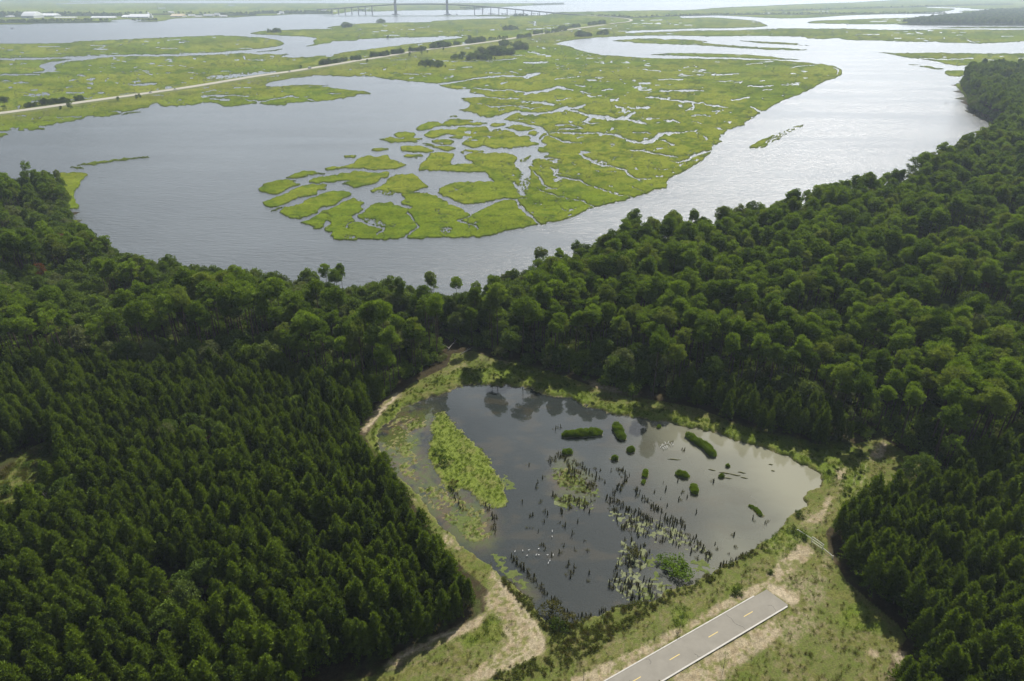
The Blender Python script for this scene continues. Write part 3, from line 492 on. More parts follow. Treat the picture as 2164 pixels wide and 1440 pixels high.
def ground_fields():
    Rg = Raster(560, 690, 2230, 1460, 1., 1.)
    L = {}
    def lay(name, blur, *ps):
        r = Rg.new()
        for p in ps:
            if len(p[0]) == 3: r.line(p, 1.0, .7)
            else: r.poly(p)
        L[name] = r.blur(blur)
    lay('pond', 3.0, POND)
    lay('bar', 7.0, T('P', [(640,470),(700,530),(780,620),(870,700),(930,750),(1000,820),(1010,880),(1060,950),(1100,1060),(1130,1140),(1115,1190),(980,1190),(920,1130),(800,1060),(700,1080),(640,1030),(600,960),(545,870),(500,800),(530,720),(540,640),(530,560),(570,490)]))
    lay('shallow', 14, T('P', [(330,430),(250,480),(140,600),(120,700),(150,800),(300,960),(420,1100),(560,1270),(800,1480),(1000,1480),(1030,1280),(930,1150),(640,1010),(480,800),(520,600),(600,480)]), T('Q', [(180,480),(300,420),(420,560),(420,640),(200,580)]), T('R', [(0,600),(160,650),(150,760),(-100,600)]))
    lay('sand', 5, T('P', [(290,340),(330,345),(240,420),(150,500),(70,600),(20,640),(-20,630),(60,530),(160,430)]), T('S', [(1330,200),(1400,225),(1500,320),(1480,345),(1360,290)]), T('S', [(1750,520),(1850,610),(1980,760),(2080,900),(2160,1020),(2215,1110),(2200,1210),(2100,1260),(1900,1340),(1650,1450),(1500,1450),(1750,1250),(1840,1120),(1850,1020),(1800,900),(1740,860),(1690,920),(1600,980),(1560,960),(1700,860),(1720,720)]),
        T('S', [(1560,960),(1680,900),(1690,950),(1500,1060),(1250,1160),(1080,1210),(950,1330),(840,1340),(900,1260),(1100,1150),(1300,1060)]),
        T('R', [(2164,600),(1850,730),(1500,950),(1150,1130),(800,1290),(480,1440),(760,1500),(1100,1270),(1600,960),(2100,690)]), T('R', [(1290,1440),(1500,1320),(1800,1150),(2164,950),(2300,1020),(2164,1150),(1900,1330),(1700,1500)]),
        T('Q', [(1440,1180),(1500,1150),(1640,1230),(1600,1290),(1560,1280)]), T('Q', [(1640,800),(1740,740),(1800,640),(1830,640),(1780,750),(1690,820)]), T('Q', [(1570,960),(1680,920),(1700,1000),(1560,1100),(1480,1160),(1450,1130)]),
        T('U', [(1060,1090),(1140,1080),(1150,1150),(1090,1210)]), T('U', [(1340,980),(1420,880),(1500,880),(1480,960),(1400,1020)]), T('W', [(700,1220),(760,1230),(740,1300),(690,1260)]), T('W', [(850,1250),(960,1270),(960,1340),(900,1340)]), T('V', [(340,550),(540,440),(580,450),(400,530)]), T('V', [(1580,580),(1900,650),(2050,690),(2000,710),(1700,660)]), T('V', [(680,380),(960,430),(960,450),(700,400)]))
    lay('rut', 1.0, T('S', [(1770,560,9),(1900,680,9),(2030,840,10),(2120,980,10),(2190,1110,11),(2160,1200,11),(2060,1270,11),(1900,1350,12),(1650,1450,12)]), T('S', [(1840,640,8),(1960,800,9),(2060,950,10),(2130,1090,10),(2080,1190,10),(1950,1280,10),(1750,1380,11),(1600,1440,11)]), T('S', [(2060,1030,8),(2090,1100,8),(2030,1180,8),(1880,1270,9),(1700,1360,9)]), T('S', [(1690,905,14),(1600,975,14),(1450,1030,14),(1280,1100,14),(1100,1190,16),(960,1280,16)]),
        T('U', [(1330,1000,6),(1300,1150,7),(1240,1300,7),(1180,1440,7)]), T('U', [(1275,1000,6),(1250,1120,6),(1190,1300,6),(1130,1440,6)]), T('P', [(290,345,12),(200,440,12),(110,545,12),(20,640,12)]), T('P', [(225,860,8),(300,1000,9),(340,1090,9),(420,1150,8)]), T('U', [(640,900,5),(760,960,5),(880,1010,5),(940,1040,5)]), T('Q', [(1445,1182),(1480,1160),(1560,1212),(1625,1250),(1600,1278),(1566,1264)]))
    lay('sandpatch', 9, T('Q', [(1600,800),(1750,700),(1840,600),(1860,500),(1900,480),(1890,560),(1850,680),(1800,760),(1700,830)]), T('Q', [(1400,960),(1600,900),(1750,950),(1720,1100),(1640,1180),(1560,1300),(1450,1400),(1300,1440),(1700,1440),(1700,1250),(1800,1100),(1760,950)]), T('W', [(0,740),(100,780),(260,900),(420,880),(330,760),(150,640),(300,560),(200,520),(60,620)]), T('W', [(0,1000),(140,960),(200,1180),(100,1260),(0,1220)]))
    lay('green', 8, T('P', [(300,470),(400,380),(560,290),(700,250),(850,230),(1040,230),(1030,150),(700,180),(560,270),(300,400),(100,650),(130,800)]), T('V', [(640,600),(850,590),(1180,640),(1340,700),(1500,760),(1500,820),(1700,850),(1700,760),(1460,620),(1400,560),(1200,520),(1000,440),(800,460)]), T('Q', [(480,130),(640,160),(900,200),(1100,250),(1300,310),(1560,400),(1760,500),(1800,600),(1860,480),(1880,600),(1850,700),(1938,700),(1938,360),(1700,330),(1560,300),(1300,240),(900,160),(640,110)]),
        T('U', [(1100,1400),(1180,1100),(1000,960),(1240,940),(1320,1050),(1280,1300),(1200,1440)]), T('Q', [(1380,980),(1520,860),(1620,860),(1540,940),(1400,1000)]), T('W', [(0,460),(120,400),(280,440),(180,520),(60,600)]), T('W', [(540,940),(640,930),(760,1010),(820,1100),(600,1080),(480,1050)]), T('R', [(1800,660),(1900,640),(1960,700),(1930,740)]), T('R', [(1350,880),(1500,840),(1520,870),(1440,980),(1360,960)]), T('S', [(1700,960),(1900,930),(2000,1000),(1900,1080),(1500,1150)]))
    lay('dry', 8, T('S', [(1560,1060),(1760,940),(1900,960),(1960,1080),(1840,1200),(1600,1400),(1300,1500),(900,1500),(1060,1240),(1140,1200),(1400,1130)]), T('R', [(300,1440),(700,1300),(1200,1060),(1500,880),(1800,680),(2164,500),(2164,400),(1800,560),(1300,800),(900,1060),(600,1200)]), T('W', [(150,900),(700,1000),(860,1130),(850,1440),(0,1440),(0,1230),(160,1180)]), T('Q', [(1280,1200),(1500,1080),(1600,960),(1560,900),(1400,1000),(1300,1100)]))
    lay('olive', 6, T('R', [(160,800),(420,920),(640,900),(800,850),(1000,790),(1300,700),(1600,580),(1700,480),(2000,350),(2100,300),(2164,330),(1800,500),(1600,640),(1250,820),(900,1040),(700,1180),(300,1380),(-100,1440),(-100,1360),(300,1240),(300,1060)]), T('S', [(1800,470),(1900,560),(2100,780),(2170,980),(2100,900),(1900,660)]))
    return L
GF = ground_fields()
GZ = .7
def fields_at(x, y):
    """all surveyed surface fields at ground points x, y"""
    px, py = proj(x, y, GZ)
    wx = px+(fbm(x/2.2, y/2.2, 3, 4)-.5)*16; wy = py+(fbm(x/2.2, y/2.2, 8, 4)-.5)*11
    return px, py, {k: r.sample(wx, wy) for k, r in GF.items()}
def pond_height(x, y, F, px, py):
    p = F['pond']
    bar = sstep(.24, .50, F['bar']*.75+.55*(fbm(x/3, y/3, 17, 4)-.42)+.55*(fbm(x/.7, y/.7, 37, 3)-.5))
    z = LAND_Z+.25*(fbm(x/14, y/14, 5, 3)-.5)+.12*(fbm(x/1.1, y/1.1, 6, 3)-.5)
    z = z*(1-sstep(.04, .55, p))+(POND_Z-.05)*sstep(.04, .55, p)-sstep(.45, 1, p)*.75
    z = z+bar*(.90+.25*(fbm(x/1.6, y/1.6, 12, 3)-.4))*(p > .3)
    sh = F['shallow']*p
    z = z+sh*(.80+.75*(fbm(x/4, y/4, 19, 4)-.5)+.55*(fbm(x/.8, y/.8, 29, 3)-.5))*(1-bar)
    return z
PGAP = gp(T('px', [(-60,1140),(50,1100),(115,1045),(140,965),(105,930),(40,955),(-60,1000)]))
def ground():
    xs = np.concatenate([np.arange(-900, -165, 12.), np.arange(-165, 150, .42), np.arange(150, 620, 8.), np.arange(620, 2601, 40.)])
    ys = np.concatenate([np.arange(-320, 92, 12.), np.arange(92, 290, .42), np.arange(290, 900, 6.), np.arange(900, 1501, 25.)])
    X, Y = np.meshgrid(xs, ys)
    # ragged shoreline
    wx = X+(fbm(X/20, Y/20, 3, 3)-.5)*10; wy = Y+(fbm(X/20, Y/20, 9, 3)-.5)*10
    lm = inside(LAND, wx, wy)
    core = (X > -164) & (X < 149) & (Y > 93) & (Y < 289)
    Z = np.where(lm | core, LAND_Z, -.5)
    c = np.empty(X.shape+(3,)); c[:] = (.034, .027, .014)
    n = fbm(X/9, Y/9, 71, 4)[..., None]; c = c*(.7+.7*n)
    leaf = sstep(.5, .7, fbm(X/4, Y/4, 77, 4))[..., None]*.6; c = c*(1-leaf)+np.array([.045, .065, .014])*leaf
    kk = inside(CLEAR, X, Y) & ~core; g_ = fbm(X/6, Y/6, 91, 4)[..., None]; c = np.where(kk[..., None], np.array([.085, .105, .024])*(1-g_)+np.array([.19, .16, .09])*g_, c)
    k = core
    x = X[k]; y = Y[k]; px, py, F = fields_at(x, y)
    Z[k] = pond_height(x, y, F, px, py)
    cl = np.maximum(inside(CLEAR, x, y), inside(PGAP, x, y)).astype(float)
    cc = c[k]
    def put(m, col, s=1.0):
        nonlocal cc
        m = np.clip(m, 0, 1)[:, None]*s; cc = cc*(1-m)+np.array(col)*m
    n1 = fbm(x/3.5, y/3.5, 91, 5); n2 = fbm(x/1.0, y/1.0, 92, 4); n3 = fbm(x/.8, y/2.2, 93, 3)
    put(cl, (.105, .108, .030), .95)                                   # rough grass of the clearing
    put(cl*sstep(.42, .6, n1), (.072, .095, .018), .7)
    put(cl*sstep(.5, .62, n2), (.155, .135, .06), .55)
    put(F['dry']*sstep(.38, .54, n2*.5+n1*.5), (.165, .142, .075), .75)
    put(F['dry']*sstep(.48, .6, n1), (.095, .11, .026), .7)
    put(F['green']*sstep(.15, .45, F['green']*.6+n1*.35), (.100, .138, .017), .95)
    put(F['green']*sstep(.45, .65, n2), (.115, .145, .022), .6)
    put(F['green']*sstep(.5, .64, 1-n1), (.125, .118, .038), .55)
    put(F['olive'], (.085, .095, .024), .85); put(F['olive']*sstep(.5, .62, n2), (.13, .11, .045), .6)
    sp = F['sandpatch']*sstep(.36, .54, n1*.55+n2*.45)
    put(sp, (.270, .220, .145), .7)
    sa = np.clip(F['sand']*1.25, 0, 1)*sstep(.36, .56, F['sand']*.30+n1*.35+n2*.38)
    put(sa, (.275, .228, .155), .85); put(sa*sstep(.45, .6, n3), (.20, .155, .09), .6)
    put(sstep(.25, .5, F['sand'])*sstep(.50, .60, n2*.6+n1*.4), (.105, .115, .028), .8)   # grass in the sand
    sm = np.clip(F['rut']*1.6, 0, 1)*(.35+.65*sstep(.35, .6, n1)); put(sm*(F['pond'] < .3), (.34, .285, .20), .8)
    n4 = fbm(x/.55, y/.55, 97, 2); cc = cc*(.62+.76*n4)[:, None]
    put(cl*(F['pond'] < .3)*(F['sand'] < .5)*sstep(.52, .62, n4*.5+n1*.25+n2*.3), (.075, .098, .018), .75)
    # wet rim, pond floor, the grassy bar and the weedy shallows
    z = Z[k]; p = F['pond']
    put((p > .2)*sstep(POND_Z+.22, POND_Z+.06, z), (.20, .165, .10), .8)
    put((p > .3)*sstep(POND_Z+.04, POND_Z-.06, z), (.075, .062, .038), 1.0)
    bar = F['bar']*(p > .5)
    put(bar*sstep(.2, .5, F['bar']), (.118, .155, .022), .9); put(bar*sstep(.50, .66, n2), (.085, .108, .020), .55); put(bar*sstep(.56, .7, n1), (.15, .14, .05), .55)
    sh = F['shallow']*p*(1-bar)
    put(sh*sstep(POND_Z-.06, POND_Z+.12, z), (.115, .145, .035), .8); put(sh*sstep(POND_Z-.3, POND_Z-.02, z)*sstep(POND_Z+.06, POND_Z, z), (.14, .10, .052), .85)
    # wheel ruts on the track
    c[k] = cc
    q = np.arange(len(ys)-1)[:, None]*len(xs)+np.arange(len(xs)-1)[None, :]
    zz = np.maximum.reduce([Z[:-1, :-1], Z[1:, :-1], Z[:-1, 1:], Z[1:, 1:]]) > -.45
    # keep only land; the river sheet covers the rest
    q = q[zz]
    quads = np.stack([q, q+1, q+len(xs)+1, q+len(xs)], 1)
    V = np.stack([X, Y, Z], -1).reshape(-1, 3); used = np.unique(quads); rm = np.zeros(len(V), np.int32); rm[used] = np.arange(len(used))
    m = colmat('forest_ground', .95, 2.6, .42, .14, 2.6, .05)
    tag(obj('ground', mesh_np('ground', V[used], rm[quads], m, c.reshape(-1, 3)[used], True)), 'sandy grassy clearing and dark wooded ground round the pond', kind='structure')
ground()
def pond():
    p = gp(smooth_poly(POND, 3), POND_Z)
    xs = np.arange(-64, 120, .5); ys = np.arange(104, 262, .5); X, Y = np.meshgrid(xs, ys)
    ins = inside(p, X, Y); gr = ins.copy()
    for k in range(12): gr |= inside(p, X+3.5*math.cos(k*.5236), Y+3.5*math.sin(k*.5236))
    px, py, F = fields_at(X.ravel(), Y.ravel()); sh = F['shallow'].reshape(X.shape)
    # what hangs in the water: dark and peaty, silty and pale in the east, brown and green with weed in the western shallows
    deep = np.array([.037, .045, .043]); silt = np.array([.34, .335, .235])
    m = sstep(.0, 1.0, (X-32)/64+.55*(fbm(X/26, Y/26, 3, 3)-.5))[..., None]; c = deep*(1-m)+silt*m
    w = (.35*sstep(.52, .70, fbm(X/7, Y/4, 14, 5))*(1-m[..., 0]))[..., None]; c = c*(1-w)+np.array([.105, .088, .055])*w
    n = fbm(X/4.5, Y/4.5, 19, 5); f2 = fbm(X/.9, Y/.9, 29, 3)
    w = (sh*sstep(.30, .52, n*.7+f2*.3)*.9)[..., None]; c = c*(1-w)+np.array([.145, .110, .058])*w
    w = (sh*sstep(.40, .55, fbm(X/5+9, Y/5, 49, 4)*.6+f2*.4)*.9)[..., None]; c = c*(1-w)+np.array([.100, .135, .030])*w
    q = np.nonzero((gr[:-1, :-1] | gr[1:, 1:]).ravel())[0]; iy, ix = np.divmod(q, len(xs)-1); b = iy*len(xs)+ix
    quads = np.stack([b, b+1, b+len(xs)+1, b+len(xs)], 1); V = np.stack([X, Y, np.full(X.shape, POND_Z)], -1).reshape(-1, 3); used = np.unique(quads); rm = np.zeros(len(V), np.int32); rm[used] = np.arange(len(used))
    me = mesh_np('pond', V[used], rm[quads], None, c.reshape(-1, 3)[used])
    m, nt, out = nmat('pond_water')
    # still, slightly murky water over a visible floor
    fr = N(nt, 'ShaderNodeFresnel'); fr.inputs[0].default_value = 1.46
    gl = N(nt, 'ShaderNodeBsdfGlossy'); gl.inputs['Roughness'].default_value = .02
    geo = N(nt, 'ShaderNodeNewGeometry'); P = geo.outputs['Position']
    sxyz = N(nt, 'ShaderNodeSeparateXYZ'); nt.links.new(P, sxyz.inputs[0])
    mur = N(nt, 'ShaderNodeBsdfDiffuse'); tr = N(nt, 'ShaderNodeBsdfTransparent'); tr.inputs[0].default_value = (.55, .52, .42, 1)
    at = N(nt, 'ShaderNodeAttribute', attribute_name='Col'); nt.links.new(at.outputs['Color'], mur.inputs[0])
    mm = N(nt, 'ShaderNodeMixShader'); mm.inputs[0].default_value = .55; nt.links.new(tr.outputs[0], mm.inputs[1]); nt.links.new(mur.outputs[0], mm.inputs[2])
    mx = N(nt, 'ShaderNodeMixShader'); k = N(nt, 'ShaderNodeMath', operation='MULTIPLY'); nt.links.new(fr.outputs[0], k.inputs[0]); k.inputs[1].default_value = 1.0
    nt.links.new(k.outputs[0], mx.inputs[0]); nt.links.new(mm.outputs[0], mx.inputs[1]); nt.links.new(gl.outputs[0], mx.inputs[2]); nt.links.new(mx.outputs[0], out.inputs[0])
    me.materials.append(m); tag(obj('pond', me), 'still dark pond with drowned stumps and grassy islets', kind='structure')
pond()
# ------------------------------------------------------------------ trees
def cards(C, D, L, W, rng, flop=.35, quad=True):
    """leaf cards: centre C, growth direction D, length L, width W -> verts, quads"""
    n = len(C); D = D+rng.normal(0, flop, (n, 3)); D /= np.linalg.norm(D, axis=1)[:, None]+1e-9
    S = np.cross(D, rng.normal(0, 1, (n, 3))); S /= np.linalg.norm(S, axis=1)[:, None]+1e-9
    a = D*(L[:, None]*.5); b = S*(W[:, None]*.5)
    v = np.stack([C-a-b*.5, C-a*.1-b-0*a, C+a, C-a*.1+b], 1).reshape(-1, 3)
    return v, np.arange(4*n).reshape(n, 4)
def crown(centres, rad, per, rng, length, width, flat=.7, up=.5, tint=None):
    """foliage as clumps of leaf cards; every clump has its own tint"""
    P = []; D = []; T_ = []
    for i, (c, r) in enumerate(zip(centres, rad)):
        d = rng.normal(0, 1, (per, 3)); d /= np.linalg.norm(d, axis=1)[:, None]
        rr = r*(.45+.55*rng.random(per)**.5)
        p = c+d*rr[:, None]*np.array([1, 1, flat]); P.append(p); d[:, 2] += up; D.append(d)
        t = rng.random() if tint is None else tint[i]
        T_.append(np.clip(t+rng.normal(0, .12, per), 0, 1))
    P = np.concatenate(P); D = np.concatenate(D); T_ = np.concatenate(T_); n = len(P)
    v, q = cards(P, D, length*(.6+.8*rng.random(n)), width*(.7+.6*rng.random(n)), rng)
    return v, q, np.repeat(T_, 4)
def crown_mesh(name, parts, mat):
    V = []; Q = []; C = []; k = 0
    for v, q, t in parts: V.append(v); Q.append(q+k); C.append(t); k += len(v)
    t = np.concatenate(C); return mesh_np(name, np.concatenate(V), np.concatenate(Q), mat, np.stack([t, t, t], 1))
def trunk_mesh(name, mat, h, r, rng, limbs=(), bend=.3, n=6):
    mb = MB(); a = rng.random()*6.28; m = 6
    pts = [(bend*math.cos(a)*(i/m)**2, bend*math.sin(a)*(i/m)**2, h*i/m-(.3 if i == 0 else 0)) for i in range(m+1)]
    mb.tube(pts, [r*(1.25 if i == 0 else 1-.82*i/m) for i in range(m+1)], n)
    for z, az, L, rise, lr in limbs:
        t = z/h; bx, by = bend*math.cos(a)*t*t, bend*math.sin(a)*t*t
        mb.tube([(bx, by, z), (bx+math.cos(az)*L*.5, by+math.sin(az)*L*.5, z+rise*.4), (bx+math.cos(az)*L, by+math.sin(az)*L, z+rise)], [lr, lr*.7, lr*.3], 4, False)
    return mb.mesh(name, mat, True)
M_BARK = simple('pine_bark', (.115, .085, .062), .95, .5, 2.0, .1)
M_GREYBARK = simple('grey_bark', (.13, .118, .10), .95, .4, 2.0, .1)
M_DEADWOOD = simple('bleached_wood', (.36, .33, .29), .9, .4, 2.0, .1)
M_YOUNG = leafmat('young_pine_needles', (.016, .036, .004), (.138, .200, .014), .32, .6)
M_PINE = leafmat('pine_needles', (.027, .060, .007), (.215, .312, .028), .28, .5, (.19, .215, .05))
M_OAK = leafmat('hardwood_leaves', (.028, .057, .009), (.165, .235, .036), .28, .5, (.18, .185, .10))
M_SHRUB = leafmat('shrub_leaves', (.034, .060, .008), (.092, .130, .016), .3, .6)
M_BROWN = leafmat('dying_leaves', (.10, .045, .022), (.19, .085, .035), .3, .6)
M_GRASSLEAF = leafmat('marsh_grass_blades', (.050, .085, .008), (.125, .180, .018), .4, .6)
M_ISLET = leafmat('islet_grass_blades', (.055, .105, .006), (.165, .250, .018), .35, .6)
M_SCRUB = leafmat('bank_scrub_leaves', (.048, .062, .012), (.135, .160, .030), .3, .6)
M_SEDGE = leafmat('sedge_blades', (.060, .066, .016), (.15, .135, .045), .3, .5)
def young_pine(seed):
    rng = np.random.default_rng(seed); h = 11.5; fat = .74+.36*rng.random(); blunt = .62+.4*rng.random(); ax, ay = rng.normal(0, .25, 2); cen = []; rad = []; tint = []; limbs = []
    z = 1.6
    while z < h-.4:
        t = (z-1.6)/(h-1.6); R = (2.75*(1-t)**blunt+.25)*fat; n = 6 if t < .7 else 5; a0 = rng.random()*6.28
        for k in range(n):
            a = a0+k*6.283/n+rng.normal(0, .2); L = R*(.68+.45*rng.random())*(1+.7*(ax*math.cos(a)+ay*math.sin(a)))
            limbs.append((z, a, L*.9, .5+.4*L*.5, .05))
            for s in ((.45, .75, 1.0) if L > 1.3 else (.6, 1.0)):
                cen.append((math.cos(a)*L*s, math.sin(a)*L*s, z+.5*s*(.5+L*.35)+rng.normal(0, .1))); rad.append(.42+.28*(1-s)+.1*rng.random()); tint.append(np.clip(.15+.45*s*rng.random()+.3*t+.1*rng.normal(), 0, 1))  # higher and outer clumps paler: sunlit tips painted into the tint
        z += .62+.1*rng.random()
    for k in range(5): cen.append((rng.normal(0, .12), rng.normal(0, .12), h-.5+.25*k)); rad.append(.34-.04*k); tint.append(.8)
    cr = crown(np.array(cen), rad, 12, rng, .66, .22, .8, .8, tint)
    return crown_mesh('young_pine_crown', [cr], M_YOUNG), trunk_mesh('young_pine_trunk', M_BARK, h-.6, .13, rng, limbs[::3], .2), h
def tall_pine(seed, loose=False):
    """bare trunk under a domed crown of needle pads"""
    rng = np.random.default_rng(seed); h = 24+3.0*rng.random(); D = 6.2+2.4*rng.random(); W = 2.5+.75*rng.random(); zc = h-1.1-D*.62
    cen = []; rad = []; tint = []; limbs = []; n = 44 if not loose else 24; lob = rng.random()*6.28; amp = .12+.14*rng.random()
    for i in range(n):
        cz = rng.uniform(-.42, 1.0); a = i*2.39996+rng.normal(0, .25); r = math.sqrt(1-cz*cz)*(1+amp*math.sin(2*a+lob)+.10*math.sin(5*a+lob)); k = (.80+.24*rng.random()) if i % 5 else .45
        c = (math.cos(a)*r*W*k, math.sin(a)*r*W*k, zc+cz*D*.60*k+rng.normal(0, .2)); cen.append(c); rad.append((.95+.45*rng.random())*(1 if not loose else .85)); tint.append(np.clip(.12+.62*rng.random()+.2*max(cz, 0), 0, 1))  # upper pads paler, sunlit crown tops put into the leaf colour
        if i % 2 == 0 and r > .3: limbs.append((c[2]-.9-.3*r*W, a, r*W*k*.9, .9+.25*r, .09))
    for k in range(rng.integers(1, 4)): limbs.append((zc*(.5+.3*rng.random()), rng.random()*6.28, 1.6+rng.random(), .3, .05))
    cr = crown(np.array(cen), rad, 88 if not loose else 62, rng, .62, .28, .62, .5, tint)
    return crown_mesh('tall_pine_crown', [cr], M_PINE), trunk_mesh('tall_pine_trunk', M_BARK, h-1.6, .25, rng, limbs, .8), h
def broadleaf(seed):
    rng = np.random.default_rng(seed); h = 14+4*rng.random(); W = 4.0+1.2*rng.random(); cen = []; rad = []; tint = []; limbs = []
    for i in range(52):
        d = rng.normal(0, 1, 3); d /= np.linalg.norm(d); d[2] = abs(d[2])*1.0-.28
        s = .62+.38*rng.random(); wob = 1+.22*math.sin(3*math.atan2(d[1], d[0])+seed)
        c = (d[0]*W*s*wob, d[1]*W*s*wob, h*.52+d[2]*h*.44*s); cen.append(c); rad.append(1.1+.6*rng.random()); tint.append(np.clip(.15+.35*max(0, d[2])+.5*rng.random(), 0, 1))  # upper clumps paler, with sunlight on the crown painted in
        if i % 5 == 0: limbs.append((h*.3, math.atan2(d[1], d[0]), W*.7, h*.25, .14))
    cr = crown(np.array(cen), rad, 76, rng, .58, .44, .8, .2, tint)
    return crown_mesh('broadleaf_crown', [cr], M_OAK), trunk_mesh('broadleaf_trunk', M_GREYBARK, h*.7, .3, rng, limbs, .6), h
def cedar(seed):
    rng = np.random.default_rng(seed); h = 5.0; cen = []; rad = []; tint = []
    for i in range(22):
        t = rng.random(); a = rng.random()*6.28; R = 1.9*math.sqrt(max(.05, 1-(t*1.05-.2)**2))*rng.random()**.5
        cen.append((math.cos(a)*R, math.sin(a)*R, .7+t*3.9)); rad.append(.7+.35*rng.random()); tint.append(.2+.6*rng.random()*t)  # paler upward, light on the top painted into the tint
    cr = crown(np.array(cen), rad, 34, rng, .5, .3, .8, .4, tint)
    return crown_mesh('cedar_crown', [cr], M_OAK), trunk_mesh('cedar_trunk', M_GREYBARK, 3.0, .14, rng, (), .2), h
def bush(seed, mat, h=1.6, W=1.2, n=14, per=26, L=.3, w=.16, nm='bush_foliage'):
    rng = np.random.default_rng(seed); cen = []; rad = []
    for i in range(n):
        a = rng.random()*6.28; R = W*rng.random()**.6; cen.append((math.cos(a)*R, math.sin(a)*R, h*(.2+.6*rng.random()*(1-.5*(R/W)**2)))); rad.append(W*(.28+.2*rng.random()))
    return crown_mesh(nm, [crown(np.array(cen), rad, per, rng, L, w, .8, .6)], mat)
def tuft(seed, mat, h=.8, W=.35, n=26, w=.05, nm='grass_tuft', lean=.5):
    rng = np.random.default_rng(seed); a = rng.random(n)*6.28; R = W*rng.random(n)**.5
    C = np.stack([np.cos(a)*R, np.sin(a)*R, np.full(n, h*.45)], 1); D = np.stack([np.cos(a)*lean, np.sin(a)*lean, np.ones(n)], 1)
    v, q = cards(C, D, h*(.7+.6*rng.random(n)), np.full(n, w), rng, .18); t = np.repeat(rng.random(n), 4)
    return mesh_np(nm, v, q, mat, np.stack([t, t, t], 1))
YOUNG = [young_pine(100+i) for i in range(8)]
TALL = [tall_pine(200+i, i >= 9) for i in range(10)]
OAK = [broadleaf(300+i) for i in range(7)]
CEDAR = [cedar(400+i) for i in range(4)]
# ------------------------------------------------------------------ where the trees stand
ZY = gp(T('px', [(1022,1295),(985,1332),(900,1382),(830,1420),(760,1438),(690,1500),(560,1800),(-1500,1800),(-900,900)])) + tops(T('px', [(-400,735),(0,742),(300,742),(500,748),(700,772),(800,800)]), 11) + gp(T('px', [(835,842),(800,882),(772,925),(790,950),(815,985),(852,1030),(890,1090),(925,1146),(962,1186),(1005,1222),(1036,1252)]))
ZR = gp(T('px', [(1752,1170),(1790,1230),(1850,1280),(1895,1318),(1915,1350),(1885,1390),(1870,1450),(1850,1700),(3200,1700),(3000,1150)])) + tops(T('px', [(2500,930),(2164,905),(2040,960),(1985,985),(1950,1000)]), 11) + gp(T('px', [(1938,1050),(1895,1065),(1830,1085),(1775,1105),(1745,1135)]))
ZB = gp(T('px', [(1420,846),(1480,864),(1550,893),(1620,918),(1700,938),(1775,946),(1805,936),(1760,905),(1690,880),(1600,855),(1500,830),(1430,820)]))
GAPS = [PGAP, gp(T('px', [(688,1442),(700,1390),(712,1350),(722,1352),(712,1400),(704,1442)]))]
GAPTALL = gp(T('px', [(985,770),(945,770),(930,740),(960,715),(1000,735)]))
def scatter(poly, step, keep=lambda x, y: np.ones(len(x), bool), jitter=.42, seed=1):
    p = np.array(poly); x0, y0 = p.min(0); x1, y1 = p.max(0); rng = np.random.default_rng(seed)
    x0 = max(x0, -700); x1 = min(x1, 1500); y0 = max(y0, 60); y1 = min(y1, 1450)
    gx, gy = np.meshgrid(np.arange(x0, x1, step), np.arange(y0, y1, step*.88)); gx = gx+(np.arange(gx.shape[0]) % 2)[:, None]*step*.5
    x = gx.ravel()+rng.uniform(-jitter, jitter, gx.size)*step; y = gy.ravel()+rng.uniform(-jitter, jitter, gx.size)*step
    m = inside(poly, x, y)
    for g in GAPS: m &= ~inside(g, x, y)
    m &= keep(x, y)
    # only what the frame (with a margin to step aside in) can show
    px, py = proj(x, y, np.full(len(x), 14.0)); m &= (px > -260) & (px < PW+260) & (py < PH+330)
    return x[m], y[m]
def clear_of(x, y, r):
    m = np.ones(np.shape(x), bool)
    for k in range(8): m &= ~inside(CLEAR, x+r*math.cos(k*.785), y+r*math.sin(k*.785))
    return m
PLACED = []    # (kind, x, y, z, scale, rz, variant)
random.seed(21)
def place(kind, xs, ys, lo, hi, nvar, seed, z=LAND_Z-.05):
    rng = np.random.default_rng(seed)
    for x, y in zip(xs, ys):
        PLACED.append((kind, float(x), float(y), z, float(rng.uniform(lo, hi))*(.84+.36*float(vnoise(x/17, y/17, 55))), float(rng.uniform(0, 6.283)), int(rng.integers(0, nvar))))
x, y = scatter(ZY, 3.25, lambda x, y: (vnoise(x/11, y/11, 61) > .16) & clear_of(x, y, 4.0), seed=3)
mx_ = (vnoise(x/16, y/16, 77) > .86) & clear_of(x, y, 14)
place('young_pine', x[~mx_], y[~mx_], .60, 1.16, 8, 5); place('broadleaf_tree', x[mx_][::3], y[mx_][::3], .5, .75, 5, 6)
x, y = scatter(ZR, 3.6, lambda x, y: (vnoise(x/11, y/11, 62) > .14) & clear_of(x, y, 2.2), seed=4); place('young_pine', x, y, .75, 1.3, 8, 7)
x, y = scatter(ZB, 4.0, seed=5); place('young_pine', x, y, .7, 1.15, 8, 8)
def mature(x, y):
    return ~(inside(CLEAR, x, y) | inside(ZY, x, y) | inside(ZR, x, y) | inside(ZB, x, y) | inside(GAPTALL, x, y)) & clear_of(x, y, 2.6)
x, y = scatter(LAND, 6.4, mature, .46, seed=6)
px, py = proj(x, y, np.full(len(x), 10.0))
hard = vnoise(x/26, y/26, 81)+(px < 900)*.06-(px > 1300)*(y > 290)*.16 > .60
shore = ~inside(LAND, x+4, y+26) & (px > 380) & (px < 1075)
x, y, hard = x[~(shore & (vnoise(x*3, y*3, 5) > .45))], y[~(shore & (vnoise(x*3, y*3, 5) > .45))], hard[~(shore & (vnoise(x*3, y*3, 5) > .45))]
sx_, sy_ = scatter(LAND, 4.8, lambda x, y: mature(x, y) & ~inside(LAND, x+2, y+20), .46, seed=16)
